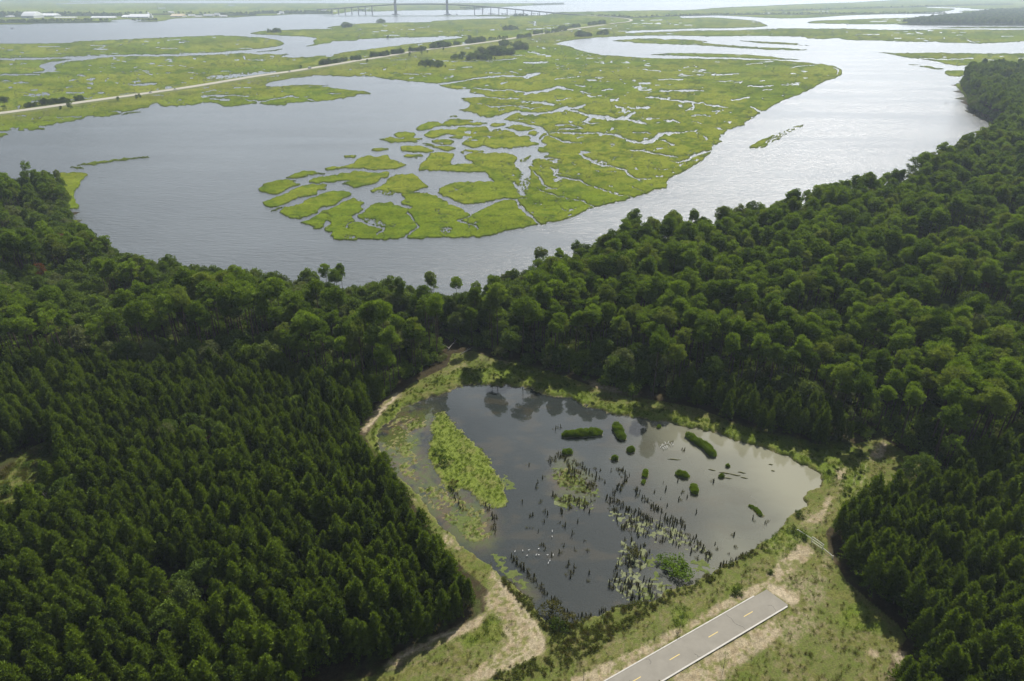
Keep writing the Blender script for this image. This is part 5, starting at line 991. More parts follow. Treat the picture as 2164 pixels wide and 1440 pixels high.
# ------------------------------------------------------------------ floating weed, lily scum
def weed():
    R = Raster(760, 780, 1760, 1340, 1., 1.); LIME = R.new(); SCUM = R.new()
    for p in (T('P', [(1470,900),(1520,940),(1640,960),(1760,1040),(1800,1100),(1700,1080),(1560,1030),(1470,1000)]), T('P', [(1480,1130),(1560,1100),(1680,1130),(1800,1170),(1760,1200),(1640,1210),(1520,1190)]), T('P', [(1080,970),(1130,980),(1180,1050),(1120,1060)]), T('R', [(1060,700),(1150,650),(1210,690),(1180,740),(1090,750)]), T('R', [(1110,400),(1200,370),(1250,560),(1360,620),(1250,640),(1150,520)]), T('R', [(1500,420),(1620,430),(1700,500),(1600,540),(1530,500)]), T('R', [(0,560),(120,620),(160,660),(60,640)]), T('V', [(90,780),(200,700),(330,660),(480,640),(620,610),(840,610),(830,590),(640,590),(420,630),(200,680),(60,760)]), T('Q', [(180,500),(300,480),(430,580),(440,640),(260,590)]), T('S', [(1380,30),(1600,40),(1680,230),(1600,250),(1420,130)]), T('S', [(1750,330),(1950,480),(2060,640),(1940,600),(1800,480)]), T('P', [(380,700),(460,680),(440,740),(390,750)]), T('P', [(520,1150),(600,1150),(580,1190),(520,1190)]), T('P', [(480,880),(540,880),(520,900),(480,900)]), T('P', [(310,670),(370,670),(350,700),(310,700)])): LIME.poly(p)
    for l in (T('V', [(460,760,3),(520,830,3),(560,900,3),(640,960,3),(700,1050,4),(740,1130,8),(800,1190,4),(880,1260,10),(980,1290,3)]), T('V', [(300,700,10),(480,650,12),(640,605,14),(760,600,12),(840,615,8)]), T('V', [(640,560,14),(665,590,14)]), T('V', [(1480,770,8),(1560,850,8),(1600,940,8)]), T('Q', [(700,620,5),(760,690,6),(840,770,6),(960,830,8)]), T('Q', [(570,430,5),(590,480,5),(625,540,5),(600,590,5)]), T('Q', [(850,415,4),(930,425,4),(990,435,3)]), T('Q', [(1360,690,3),(1440,710,3),(1430,760,3),(1380,760,3)]), T('R', [(900,800,10),(1000,740,30),(1120,720,26),(1260,730,30),(1330,680,10)]), T('R', [(1140,500,30),(1200,600,24),(1280,680,20)]), T('R', [(1560,560,10),(1680,500,16),(1790,430,10)]), T('R', [(480,800,6),(560,830,8),(660,870,8),(700,880,6)]), T('P', [(1490,1160,16),(1600,1170,20),(1740,1180,14)])):
        SCUM.line([(a, b, c/4 if c > 3.5 else 1.2) for a, b, c in l])
    SF = R.new()
    for p in (T('Q', [(500,690),(760,760),(1000,850),(1140,1010),(940,940),(700,880),(540,790)]), T('Q', [(600,880),(760,960),(700,1110),(560,1200),(500,1150),(560,1000)]), T('R', [(900,660),(1100,560),(1330,640),(1280,760),(1000,780)]), T('P', [(1480,1110),(1800,1150),(1780,1200),(1480,1190)]), T('Q', [(1000,880),(1110,950),(1140,1010),(1040,1000)])): SF.poly(p, .55)
    LIME.blur(3); SCUM.blur(1.0); SF.blur(6)
    for nm, rs, th, col, colb, h, label in (('pond_weed', LIME, .5, (.058, .088, .016), (.10, .112, .034), .05, 'bright green floating weed drifting in mats on the pond'), ('pond_scum', None, .5, (.17, .18, .10), (.095, .11, .045), .025, 'pale dried scum drifting among the drowned stumps')):
        xs = np.arange(-60, 115, .22); ys = np.arange(108, 262, .22); X, Y = np.meshgrid(xs, ys); px, py = proj(X, Y, POND_Z)
        wx = px+(fbm(X/1.5, Y/1.5, 3, 3)-.5)*9; wy = py+(fbm(X/1.5, Y/1.5, 8, 3)-.5)*6
        if rs is not None: f = rs.sample(wx, wy)*.50+1.7*(fbm(X/1.5, Y/1.0, 15, 5)-.46)*(rs.sample(px, py) > .02)
        else: f = np.maximum(SCUM.sample(wx, wy)*.8, SF.sample(wx, wy)*.95)+1.0*(fbm(X/1.1, Y/.9, 25, 4)-.60)*((SCUM.sample(px, py)+SF.sample(px, py)) > .02)
        keep = f > .40; q = keep[:-1, :-1] & keep[1:, 1:] & keep[1:, :-1] & keep[:-1, 1:]
        iy, ix = np.nonzero(q); b = iy*len(xs)+ix; quads = np.stack([b, b+1, b+len(xs)+1, b+len(xs)], 1)
        Z = POND_Z+.004+(.006 if rs is None else 0)+sstep(.4, .6, f)*h
        n1 = fbm(X/1.3, Y/1.3, 44, 4)[..., None]; c = np.array(col)*(1-n1)+np.array(colb)*n1; c = c*(.75+.5*vnoise(X*3, Y*3, 6))[..., None]
        V = np.stack([X, Y, Z], -1).reshape(-1, 3); used = np.unique(quads); rm = np.zeros(len(V), np.int32); rm[used] = np.arange(len(used))
        tag(obj(nm, mesh_np(nm, V[used], rm[quads], colmat(nm+'_surface', .9, 5, .35, .03, 9), c.reshape(-1, 3)[used], True)), label, kind='stuff')
weed()
# ------------------------------------------------------------------ white wading birds
M_BIRD = simple('white_feathers', (.80, .79, .76), .8, .08, 6, .1)
def bird_mesh(seed):
    rng = np.random.default_rng(seed); mb = MB(); k = .25*rng.random()
    mb.tube([(-.42, 0, .52), (-.28, 0, .56), (-.05, 0, .60), (.14, 0, .64), (.22, 0, .74), (.20, 0, .90-k*.3), (.27, 0, 1.02-k), (.36, 0, 1.03-k), (.58, 0, .95-k)], [.02, .09, .15, .12, .06, .045, .055, .05, .008], 8)
    for s in (-1, 1): mb.tube([(0, s*.05, .50), (.02, s*.05, .25), (-.01, s*.06, -.1)], [.02, .016, .014], 4)
    return mb.mesh('egret', M_BIRD, True)
BP = [bird_mesh(i) for i in range(3)]
br = random.Random(5)
def birds(pts, label, group):
    for px, py in pts:
        o = obj('egret', BP[br.randrange(3)], None, G(px, py, POND_Z)); o.rotation_euler.z = br.uniform(0, 6.28); o.scale = (.72,)*3; tag(o, label, 'bird', group)
birds(T('R', [(340,180),(340,226),(225,330),(143,340),(90,345),(127,387),(205,382),(226,382),(300,382),(347,382),(320,428),(307,450),(25,352)]), 'white egret wading in the open dark water near the plantation', 'egrets in the dark water')
birds(T('Q', [(820,352),(826,345),(833,356),(838,340),(843,350),(848,333),(850,358),(855,345),(838,362),(862,330),(866,322),(873,335),(846,325),(828,338),(857,352),(884,330),(879,342),(891,338)]), 'white egret in the tight flock near the far diagonal islet', 'egrets in the far flock')
# ------------------------------------------------------------------ ground plants round the pond
def plants():
    rng = np.random.default_rng(71)
    xs = rng.uniform(-70, 148, 90000); ys = rng.uniform(95, 286, 90000); px, py, F = fields_at(xs, ys); z = pond_height(xs, ys, F, px, py)
    cl = inside(CLEAR, xs, ys) & ~inside(gp(smooth_poly(ROADP, 1), RZ), xs, ys) & (py < 1470)
    road = gp([(1250,1440),(1620,1240),(1680,1282),(1420,1440)], RZ); cl &= ~inside(road, xs, ys)
    n = fbm(xs/3, ys/3, 33, 4); r = rng.random(len(xs))
    g = cl & (F['green'] > .25) & (F['pond'] < .25) & (r < .55*sstep(.35, .6, n+.1)); gi = np.nonzero(g)[0][:9000]
    G1 = [tuft(700+i, M_GRASSLEAF, .55, .45, 22, .06) for i in range(3)]; S1 = [tuft(710+i, M_SEDGE, .75, .5, 26, .06, 'sedge') for i in range(3)]
    mk = lambda idx, lo, hi, zz=None: [(float(xs[i]), float(ys[i]), float(z[i])-.03, float(rng.uniform(lo, hi)), float(rng.uniform(0, 6.28)), int(rng.integers(0, 3))) for i in idx]
    geo_scatter('bank_grass', mk(gi, .6, 1.5), G1, 'bright green rank grass on the pond banks')
    d = cl & (F['green'] < .4) & (F['pond'] < .2) & (F['sand'] < .35) & (r < .42*sstep(.35, .6, n)); geo_scatter('dry_grass', mk(np.nonzero(d)[0][:15000], .3, 1.05), S1[:1]+G1[:1]+S1[1:2], 'thin dry grass tufts over the sandy clearing')
    bar = (F['pond'] > .5) & (z > POND_Z+.02) & (r < .75*sstep(.3, .55, n+.1)); geo_scatter('bar_grass', mk(np.nonzero(bar)[0][:9000], .5, 1.15), [tuft(740, M_ISLET, .5, .5, 22, .06), tuft(741, M_ISLET, .4, .5, 22, .06), G1[1]], 'yellow green marsh grass growing on the flooded bar')
    ol = (F['olive'] > .3) & (F['pond'] < .6) & (r < .6*sstep(.28, .5, n+.1)) & ~inside(road, xs, ys)
    B1 = [bush(720+i, M_SEDGE if i == 1 else M_SCRUB, .9, .75, 9, 22, .26, .10, 'bank_bush') for i in range(3)]
    geo_scatter('bank_scrub', mk(np.nonzero(ol)[0][:3600], .4, 1.05), B1, 'olive scrub crowding the lower pond bank')
    gb = cl & (F['green'] > .35) & (F['pond'] < .3) & (r < .03) & (ys > 150); geo_scatter('bank_bushes', mk(np.nonzero(gb)[0][:900], .5, 1.2), [bush(730+i, M_SHRUB, 1.0, .8, 9, 24, .28, .13, 'bank_bush') for i in range(3)], 'leafy bright green bushes along the far bank')
    # emergent sedge among the stumps
    em = [(x+rng.normal(0, .5), y+rng.normal(0, .5)) for x, y in STUMPS for _ in range(2) if rng.random() < .5]
    em += [tuple(float(v) for v in gnp(a, b, POND_Z)) for pl, n in (([(180,490),(300,440),(460,590),(430,640),(240,590)], 170), ([(190,640),(300,630),(430,690),(300,710)], 60)) for a, b in within('Q', pl, n, rng)]
    geo_scatter('emergent_sedge', [(float(a), float(b), POND_Z-.1, float(rng.uniform(.5, 1.1)), float(rng.uniform(0, 6.28)), int(rng.integers(0, 3))) for a, b in em], S1, 'olive sedge standing in the water between the stumps')
plants()
def single_bush(px, py, s, seed, label, mat=None, fr='px', low=1.0):
    x, y = T(fr, [(px, py)])[0]; o = obj('shrub', bush(seed, mat or M_SHRUB, 1.8, 1.3, 16, 30, .34, .16, 'shrub'), None, G(x, y, LAND_Z-.05)); o.scale = (s, s, s*low); tag(o, label, 'shrub')
single_bush(1400, 445, 2.2, 801, 'large yellow green willow shrub growing out of the scum', M_ISLET, 'R', .5); single_bush(1330, 500, 1.9, 802, 'yellow green shrub at the foot of the large willow shrub', M_ISLET, 'R', .5); single_bush(1450, 550, 1.9, 803, 'spreading shrub on the landward side of the large willow shrub', M_ISLET, 'R', .5); single_bush(1290, 430, 1.6, 811, 'low shrub at the pond side of the large willow shrub', M_ISLET, 'R', .5)
single_bush(1020, 370, 1.5, 804, 'dark brown bush alone among the close stumps', M_SEDGE, 'R'); single_bush(330, 870, 2.0, 805, 'dark sedge thicket at the near corner of the pond', M_SEDGE, 'R'); single_bush(390, 990, 1.8, 806, 'lush green shrub behind the near corner thicket', M_SHRUB, 'R'); single_bush(470, 940, 1.5, 807, 'olive shrub between the thicket and the road bank', M_SEDGE, 'R')
single_bush(620, 790, 1.1, 808, 'dark round bush on the upper grassy bar', M_OAK, 'P'); single_bush(650, 850, 1.4, 809, 'largest dark bush on the grassy bar', M_OAK, 'P'); single_bush(580, 770, .9, 810, 'small dark bush at the edge of the grassy bar', M_OAK, 'P')
single_bush(1890, 690, 1.0, 812, 'vivid green bush on the sand above the road end', M_SHRUB, 'R'); single_bush(1630, 745, 1.0, 813, 'green bush at the pond edge near the fence', M_SHRUB, 'Q'); single_bush(1590, 840, 1.1, 814, 'grey green bush at the open end of the rail fence', M_OAK, 'Q'); single_bush(1640, 870, 1.2, 815, 'dark green bush below the middle of the rail fence', M_OAK, 'Q'); single_bush(1465, 1085, .7, 816, 'lone dark bush on the sand between fence and road', M_OAK, 'Q')
single_bush(720, 1020, 1.0, 817, 'tan and green bush at the lower side of the bar', M_SEDGE, 'P')

# growth in the opening of the western plantation
for i, (x, y, sc, lb, m) in enumerate(((20, 1040, 1.6, 'grey green bush at the frame edge of the plantation opening', M_OAK), (62, 985, 1.3, 'dark round bush in the middle of the plantation opening', M_OAK), (100, 960, 1.5, 'bright bush at the far tip of the plantation opening', M_SHRUB), (88, 1015, 1.1, 'small bush on the eastern side of the plantation opening', M_SHRUB), (40, 1075, 1.7, 'broad bright bush at the near edge of the plantation opening', M_SHRUB), (8, 1005, 1.2, 'low olive bush on the western side of the plantation opening', M_SEDGE), (72, 1055, 1.3, 'yellow green bush under the near pines of the plantation opening', M_SHRUB), (115, 990, 1.0, 'small olive bush under the eastern pines of the plantation opening', M_SEDGE))):
    single_bush(x, y, sc, 850+i, lb, m)
rg = np.random.default_rng(5); gx = rg.uniform(-165, -95, 9000); gy = rg.uniform(130, 215, 9000); m = inside(PGAP, gx, gy) & (fbm(gx/3, gy/3, 8, 3) > .42)
geo_scatter('opening_grass', [(float(a), float(b), LAND_Z-.05, float(rg.uniform(.7, 1.7)), float(rg.uniform(0, 6.28)), int(rg.integers(0, 2))) for a, b in zip(gx[m][:2500], gy[m][:2500])], [tuft(760, M_SEDGE, .7, .5, 26, .07), tuft(761, M_GRASSLEAF, .6, .5, 24, .07)], 'rough tawny grass in the opening of the western plantation')
# ------------------------------------------------------------------ causeway highway
M_PALE = simple('pale_roadway', (.34, .32, .265), .9, .15, .05, .15); M_VERGE = simple('causeway_verge', (.13, .15, .045), .95, .4, .08, .1)
def ribbon(name, pts, w, z, mat, skirt=0, parent=None):
    P = [G(a, b, 1.2) for a, b in smooth_poly(pts, 5, False)]; v = []; f = []
    for i, p in enumerate(P):
        d = (P[min(i+1, len(P)-1)]-P[max(i-1, 0)]); d.z = 0; d.normalize(); n = Vector((-d.y, d.x, 0))
        for s, zz in ((-w/2-skirt, -.3 if skirt else z-.3), (-w/2, z), (w/2, z), (w/2+skirt, -.3 if skirt else z-.3)): v.append((p.x+n.x*s, p.y+n.y*s, zz))
    for i in range(len(P)-1):
        for k in range(3): f.append((i*4+k, i*4+k+1, i*4+4+k+1, i*4+4+k))
    mb = MB(); mb.add(v, f); o = mb.build(name, mat, parent); return o, P
o, _ = ribbon('causeway', HIGHWAY, 26, 1.5, M_VERGE, 5); tag(o, 'low grassy causeway bank carrying the highway over the marsh', kind='structure')
o, HP = ribbon('highway', HIGHWAY, 17, 1.72, M_PALE); tag(o, 'long straight pale highway crossing the marsh to the bridge', kind='structure')
o, HP2 = ribbon('highway', HIGHWAY2, 15, 1.72, M_PALE); tag(o, 'curving pale highway ramp climbing to the far bridge', kind='structure')
# ------------------------------------------------------------------ trees in the marsh
cr = random.Random(9); CEDARS = []
def cedar_at(px, py, h, label, group, wide=1.0):
    CEDARS.append((px, py, h, label, group, wide))
def cedar_build(px, py, h, label, group, wide):
    g = G(px, py, .8); v = cr.randrange(4); e = empty('cedar_tree', g, cr.uniform(0, 6.28), label, 'tree', group); s = h/5.0; e.scale = (s*wide, s*wide, s)
    t = bpy.data.objects.new('trunk', CEDAR[v][1]); COL.objects.link(t); t.parent = e; c = bpy.data.objects.new('crown', CEDAR[v][0]); COL.objects.link(c); c.parent = e
def row(fr, a, b, n, h, label, group, jit=1.0, wide=1.15):
    (xa, ya), (xb, yb) = T(fr, [a, b])
    for i in range(n):
        t = (i+cr.uniform(.1, .9))/n; cedar_at(xa+(xb-xa)*t, ya+(yb-ya)*t+cr.uniform(-jit, jit)*.6, h*cr.uniform(.7, 1.2), label, group, wide)
for fr, x, y, h, lb in (('C',30,700,6.5,'dark lone cedar at the near end of the highway'),('C',388,698,5,'slim dark cedar just south of the highway hedge'),('C',448,690,9,'largest dark cedar south of the highway hedge'),('C',752,642,6,'round dark cedar midway along the near highway'),('C',868,626,5.5,'western of two dark cedars touching the highway'),('C',890,622,6,'eastern of two dark cedars touching the highway'),('C',1910,438,7,'dark cedar beside the vehicle on the highway'),('D',290,397,7,'small cedar under the highway before the grove'),('D',560,357,9,'cedar close south of the highway nearest the grove'),('D',634,345,7,'cedar hard by the highway south verge'),('D',672,336,6,'small cedar on the south verge near the pale track'),('D',772,318,6,'cedar on the south verge above the grove'),('C',1795,562,3,'tiny lone bush on the lake peninsula')):
    x, y = T(fr, [(x, y)])[0]; cedar_at(x, y, h, lb, None)
HB = 'dark cedars hedging the highway'
for fr, a, b, n, h, lb in (('C',(0,645),(50,650),5,7,'cedar in the clump west of the highway start'),('C',(160,685),(235,682),7,6.5,'cedar in the short row west of the long hedge'),('C',(255,668),(440,655),18,8,'cedar in the long dark hedge north of the highway'),('C',(475,642),(535,638),6,7,'cedar at the broken end of the long hedge'),('C',(2030,412),(2164,400),14,9,'cedar in the dense hedge before the first gap'),('D',(0,412),(60,405),8,10,'cedar in the tall hedge past the first gap'),('D',(100,396),(160,390),7,9,'cedar in the middle highway hedge'),('D',(185,386),(250,380),8,10,'cedar in the fourth highway hedge'),('D',(310,366),(430,354),16,11,'cedar in the fifth thick highway hedge'),('D',(445,347),(525,340),12,12,'cedar in the tall clump below the inlet'),('D',(555,332),(660,322),14,11,'cedar in the broken hedge below the inlet'),('D',(690,311),(815,298),22,14,'cedar in the high hedge below the inlet tip'),('D',(840,290),(880,287),6,9,'cedar in the thin gap hedge'),('D',(915,280),(1035,265),20,13,'pale tree in the feathery hedge beyond the inlet'),('D',(1060,258),(1180,246),12,9,'cedar along the middle far highway'),('D',(1240,245),(1330,235),12,11,'tree along the far southern verge'),('D',(1345,222),(1400,214),7,12,'tree on the far northern verge'),('D',(1420,214),(1560,196),16,11,'tree on the distant highway verge'),('D',(1500,190),(1640,172),16,12,'tree on the distant highway north verge'),('D',(1690,165),(1800,152),14,14,'tree near the far highway bend')):
    row(fr, a, b, n, h, lb, lb.split(' ', 1)[1]+' row')
def clump(fr, poly, n, h, label, group, wide=1.25):
    p = T(fr, poly); xs_ = [q[0] for q in p]; ys_ = [q[1] for q in p]; k = 0
    mx_, my_, rx, ry = (min(xs_)+max(xs_))/2, (min(ys_)+max(ys_))/2, (max(xs_)-min(xs_))/2, (max(ys_)-min(ys_))/2
    while k < n:
        x, y = cr.uniform(min(xs_), max(xs_)), cr.uniform(min(ys_), max(ys_)); r2 = ((x-mx_)/rx)**2+((y-my_)/ry)**2*.6
        if r2 < 1 and inside(p, np.array([x]), np.array([y]))[0]: cedar_at(x, y, h*cr.uniform(.7, 1.2)*(1.12-.6*r2), label, group, wide); k += 1
clump('D', [(575,418),(640,408),(740,405),(825,412),(800,428),(660,430)], 34, 9, 'tree in the low flat grove nearest the lake', 'low flat marsh grove')
clump('D', [(770,372),(880,362),(1000,365),(1110,372),(1100,382),(900,384)], 40, 12, 'tree in the dark front of the big marsh grove', 'front of the big marsh grove')
clump('D', [(950,350),(1060,338),(1180,335),(1245,340),(1200,350),(1080,358)], 40, 16, 'tree in the tall middle of the big marsh grove', 'middle of the big marsh grove')
clump('D', [(1120,292),(1200,288),(1215,296),(1130,298)], 14, 15, 'tree in the round knot behind the big grove', 'knot behind the big grove'); clump('D', [(1220,310),(1300,305),(1310,318),(1230,320)], 18, 18, 'tree in the eastern lobe of the big grove', 'eastern lobe of the big grove')
clump('D', [(1145,188),(1255,186),(1250,192),(1160,194)], 20, 14, 'tree in the island grove north of the far highway', 'island grove north of the highway'); clump('D', [(1590,230),(1700,226),(1718,234),(1600,236)], 20, 15, 'tree in the grove by the bright bay', 'grove by the bright bay'); clump('D', [(1745,220),(1820,216),(1825,222),(1750,224)], 12, 14, 'tree in the small grove at the bay head', 'small grove at the bay head')
clump('D', [(120,172),(200,168),(190,176),(130,178)], 16, 16, 'tree on the western islet in the big river', 'western river islet trees'); clump('D', [(345,146),(405,144),(400,150),(350,150)], 12, 15, 'tree on the eastern islet in the big river', 'eastern river islet trees')
clump('C', [(1690,206),(1800,204),(1795,210),(1700,210)], 14, 13, 'tree in the dark clump at the creek mouth', 'clump at the creek mouth'); clump('D', [(918,242),(962,240),(960,246),(920,246)], 6, 8, 'bush in the low row past the inlet tip', 'low row past the inlet tip'); clump('D', [(410,243),(440,241),(438,246),(414,246)], 4, 8, 'bush on the north bank of the inlet', 'inlet bank bushes')
CEDARS.sort(key=lambda q: -(q[2]*(q[1]+25)*(1e6 if q[4] is None else 1)))
for q in CEDARS[:298]: cedar_build(*q)
_r = []
for px, py, h, lb, gr, wide in CEDARS[298:]:
    g = G(px, py, .8); _r.append((g.x, g.y, g.z, h/5.0*1.1, cr.uniform(0, 6.28), cr.randrange(4)))
geo_scatter('marsh_trees', _r, [joined(a, b, 'cedar_whole') for a, b, h in CEDAR], 'hazy far trees and bushes scattered over the distant marsh')
# ------------------------------------------------------------------ power poles, vehicles
M_POLE = simple('pole_wood', (.16, .13, .10), .9, .3, 1)
pm = MB(); pm.tube([(0, 0, -1), (0, 0, 11)], [.17, .11], 6); pm2 = MB(); pm2.box((0, 0, 10.2), (2.2, .14, .16)); POLE, ARM = pm.mesh('pole', M_POLE), pm2.mesh('crossarm', M_POLE)
for i in range(14):
    t = i/13; x = 15+t*880; y = float(np.interp(x, [p[0] for p in HIGHWAY], [p[1] for p in HIGHWAY]))-2.2
    e = empty('power_pole', G(x, y, 1.0), .5, 'wooden power pole on the marsh side of the highway', 'pole', 'power poles along the highway')
    for nm, me in (('pole', POLE), ('crossarm', ARM)):
        c = bpy.data.objects.new(nm, me); COL.objects.link(c); c.parent = e
M_TYRE = simple('tyre_rubber', (.03, .03, .03), .9); M_GLASSD = simple('dark_glass', (.03, .035, .04), .15, .1, 1, .6)
def vehicle(px, name, col, label, L=4.5, H=1.5, box=False, dy=0.0):
    py = float(np.interp(px, [p[0] for p in HIGHWAY], [p[1] for p in HIGHWAY]))+dy; a, b = G(px-20, float(np.interp(px-20, [p[0] for p in HIGHWAY], [p[1] for p in HIGHWAY])), 1.7), G(px+20, float(np.interp(px+20, [p[0] for p in HIGHWAY], [p[1] for p in HIGHWAY])), 1.7)
    rz = math.atan2(b.y-a.y, b.x-a.x); e = empty(name, G(px, py, 1.73), rz, label, name.split('_')[-1]); m = simple(name+'_paint', col, .4, .1, 2, .5)
    mb = MB(); mb.box((0, 0, .35+H*.27), (L, 1.9, H*.5), 0, .94)
    if box: mb.box((-L*.12, 0, .35+H*.52+H*.35), (L*.72, 2.1, H*.7))
    mb.build('body', m, e)
    mb = MB(); mb.box((-L*.05 if not box else L*.38, 0, .35+H*.52+H*.2), (L*.5 if not box else L*.2, 1.6, H*.4), 0, .8); mb.build('cabin', M_GLASSD if not box else m, e)
    for sx in (-1, 1):
        for sy in (-1, 1):
            w = MB(); w.tube([(sx*L*.32, sy*.80, .34), (sx*L*.32, sy*.98, .34)], [.34, .34], 10); w.build('wheel', M_TYRE, e)
vehicle(655, 'box_truck', (.35, .36, .38), 'grey box truck on the highway near a lone cedar', 8.5, 2.6, True, .3); vehicle(370, 'white_car', (.75, .75, .74), 'white car alone on the near stretch of highway', dy=.4); vehicle(612, 'dark_car', (.06, .07, .09), 'dark car driving behind the box truck', dy=-.4); vehicle(318, 'silver_car', (.5, .5, .5), 'silver car leading along the near highway', dy=-.3)
# ------------------------------------------------------------------ cable-stayed bridge
M_BRC = simple('bridge_concrete', (.21, .21, .21), .85, .12, .03, .2); M_CABLE = simple('bridge_cable', (.34, .34, .35), .5, .1, 1)
def bridge():
    B0, B1 = G(845, 31.2), G(945, 31.6); ax = (B1-B0).normalized(); nrm = Vector((-ax.y, ax.x, 0))
    e = empty('cable_stayed_bridge', B0, math.atan2(ax.y, ax.x), 'long cable stayed bridge on tall piers over the far river', 'bridge')
    def s_of(px, py=31.3):    # distance along the bridge line where survey column px cuts it
        g1 = Vector((px-PW/2)/FPX*Vector((1, 0)).x*0+0 for _ in range(3)) if False else None
        u = (px-PW/2)/FPX; v = -(py-PH/2)/FPX; r = Vector((u, CP+v*SP, 0))
        # solve B0 + ax*s = r*t
        d = ax.x*(-r.y)-(-r.x)*ax.y; return ((-B0.x)*(-r.y)-(-r.x)*(-B0.y))/d
    prof = []
    for fr, pts in (('TM', [(520,82),(640,73),(757,66),(868,58),(985,49),(1080,44),(1183,40),(1290,34),(1400,31),(1510,33),(1618,37),(1730,44),(1848,51),(1985,60),(2123,69)]), ('TR', [(357,78),(425,84),(493,91),(560,97),(622,103),(700,110),(800,118),(900,126),(962,131)])):
        for x, y in T(fr, pts):
            s = s_of(x); p = B0+ax*s; prof.append((s, max(2.0, height_at(p, y))))
    prof.sort(); ss = [p[0] for p in prof]; hs = [p[1] for p in prof]
    k = np.polyfit(ss, hs, 6); H = lambda s: float(max(2.2, np.polyval(k, min(max(s, ss[0]), ss[-1]))))
    v = []; f = []; S = np.linspace(ss[0], ss[-1], 60)
    for s in S:
        h = H(s)
        for y, z in ((-9, h-4.2), (-9.5, h+1.2), (9.5, h+1.2), (9, h-4.2)): v.append((s, y, z))
    for i in range(59):
        for q in range(4): f.append((i*4+q, i*4+(q+1) % 4, i*4+4+(q+1) % 4, i*4+4+q))
    mb = MB(); mb.add(v, f); mb.build('deck', M_BRC, e)
    piers = T('TM', [(645,120),(700,122),(757,122),(812,124),(868,124),(928,125),(985,124),(1848,130),(1916,130),(1985,128),(2053,128),(2123,126)])+T('TR', [(357,128),(425,125),(493,128),(560,128),(622,128),(680,125),(740,125),(800,125),(860,126)])
    for x, y in piers:
        s = s_of(x); h = H(s)-2.6; m = MB(); m.box((s, 0, h/2-1), (4.2, 7, h+2), 0, .85); m.box((s, 0, h-1.0), (4.6, 15, 2.0)); m.build('pier', M_BRC, e)
    T1, T2 = s_of(836.5), s_of(945.5)
    for s in (T1, T2):
        m = MB(); hd = H(s)
        for sg in (-1, 1):
            m.tube([(s, sg*15, -2), (s, sg*12.5, hd), (s, sg*9.5, 100), (s, sg*8.5, 146)], [4.6, 4.2, 3.6, 3.2], 4)
        for z, w in ((hd-5, 24), (100, 18), (142, 16)): m.box((s, 0, z), (5, w, 4.5))
        t = m.build('tower', M_BRC, e)
        fp = MB(); fp.tube([(s, 0, -2), (s, 0, 3.2)], [24, 22], 18); fp.build('tower_footing', M_BRC, e)
        for sg in (-1, 1):
            for side in (-1, 1):
                for i in range(1, 13):
                    L = i*15.0; c = MB(); c.tube([(s, sg*9.2, 82+i*4.8), (s+side*L, sg*9.2, H(s+side*L)+1)], [.16, .16], 4, False); c.build('cable', M_CABLE, e)
bridge()
# ------------------------------------------------------------------ port across the river
M_ROOFW = simple('white_metal_roof', (.74, .75, .76), .5, .08, .05, .4); M_WALLG = simple('pale_metal_wall', (.52, .53, .54), .7, .12, .05, .3); M_ROOFT = simple('tan_metal_roof', (.56, .47, .33), .7, .1, .05, .3); M_DOORD = simple('dark_door', (.10, .11, .12), .6)
def shed(fr, xa, xb, yb, yt, label, roof=M_ROOFW, curved=False, depth=60):
    (x0, y0), (x1, _) = T(fr, [(xa, yb), (xb, yb)]); A, B = G(x0, y0), G(x1, y0); L = (B-A).length; h = height_at(A, T(fr, [(xa, yt)])[0][1])
    e = empty('warehouse', (A+B)/2, math.atan2((B-A).y, (B-A).x), label, 'building'); hw = h*.35; d = depth
    w = MB(); w.box((0, d/2, hw/2-1), (L, d, hw+2)); w.build('wall', M_WALLG, e)
    r = MB(); n = 8 if curved else 2; v = []; f = []
    for i in range(n+1):
        t = i/n; y = -1+(d+2)*t; z = hw+(h-hw)*(math.sin(math.pi*t) if curved else 1-abs(2*t-1))
        v += [(-L/2-1, y, z+.3), (L/2+1, y, z+.3)]
    for i in range(n): f.append((2*i, 2*i+1, 2*i+3, 2*i+2))
    f += [tuple(range(0, 2*n+2, 2)), tuple(range(2*n+1, 0, -2))]
    r.add(v, f); r.build('roof', roof, e)
    for q in range(max(1, min(5, int(L/60)))):
        dm = MB(); dm.box((-L/2+L*(q+.5)/max(1, min(5, int(L/60))), -.15, min(2.4, hw*.4)), (6, .4, min(4.8, hw*.8))); dm.build('door', M_DOORD, e)
shed('TL', 300, 465, 142, 116, 'long white roofed warehouse second from the river bend'); shed('TL', 455, 630, 153, 145, 'very low long white shed beside the long warehouse', depth=30); shed('TL', 766, 960, 156, 141, 'low white quay shed with brown patches', depth=40); shed('TL', 1083, 1254, 156, 122, 'biggest white warehouse on the quay'); shed('TL', 1440, 1540, 148, 120, 'tan roofed warehouse east of the mast', M_ROOFT); shed('TL', 1026, 1074, 152, 130, 'small white shed beside the biggest warehouse'); shed('TL', 46, 104, 146, 134, 'small pale house at the western end of the port', depth=25); shed('TL', 182, 286, 156, 102, 'white arched storage dome of the port', curved=True, depth=90)
shed('TM', 196, 230, 122, 98, 'pale house on the wooded river bank', M_WALLG, depth=25); shed('TM', 548, 588, 92, 80, 'white hall behind the bridge end', depth=40); shed('TM', 180, 200, 124, 116, 'small white hut by the pale river house', depth=15); shed('TM', 655, 675, 100, 93, 'small white hut under the bridge deck', depth=20)
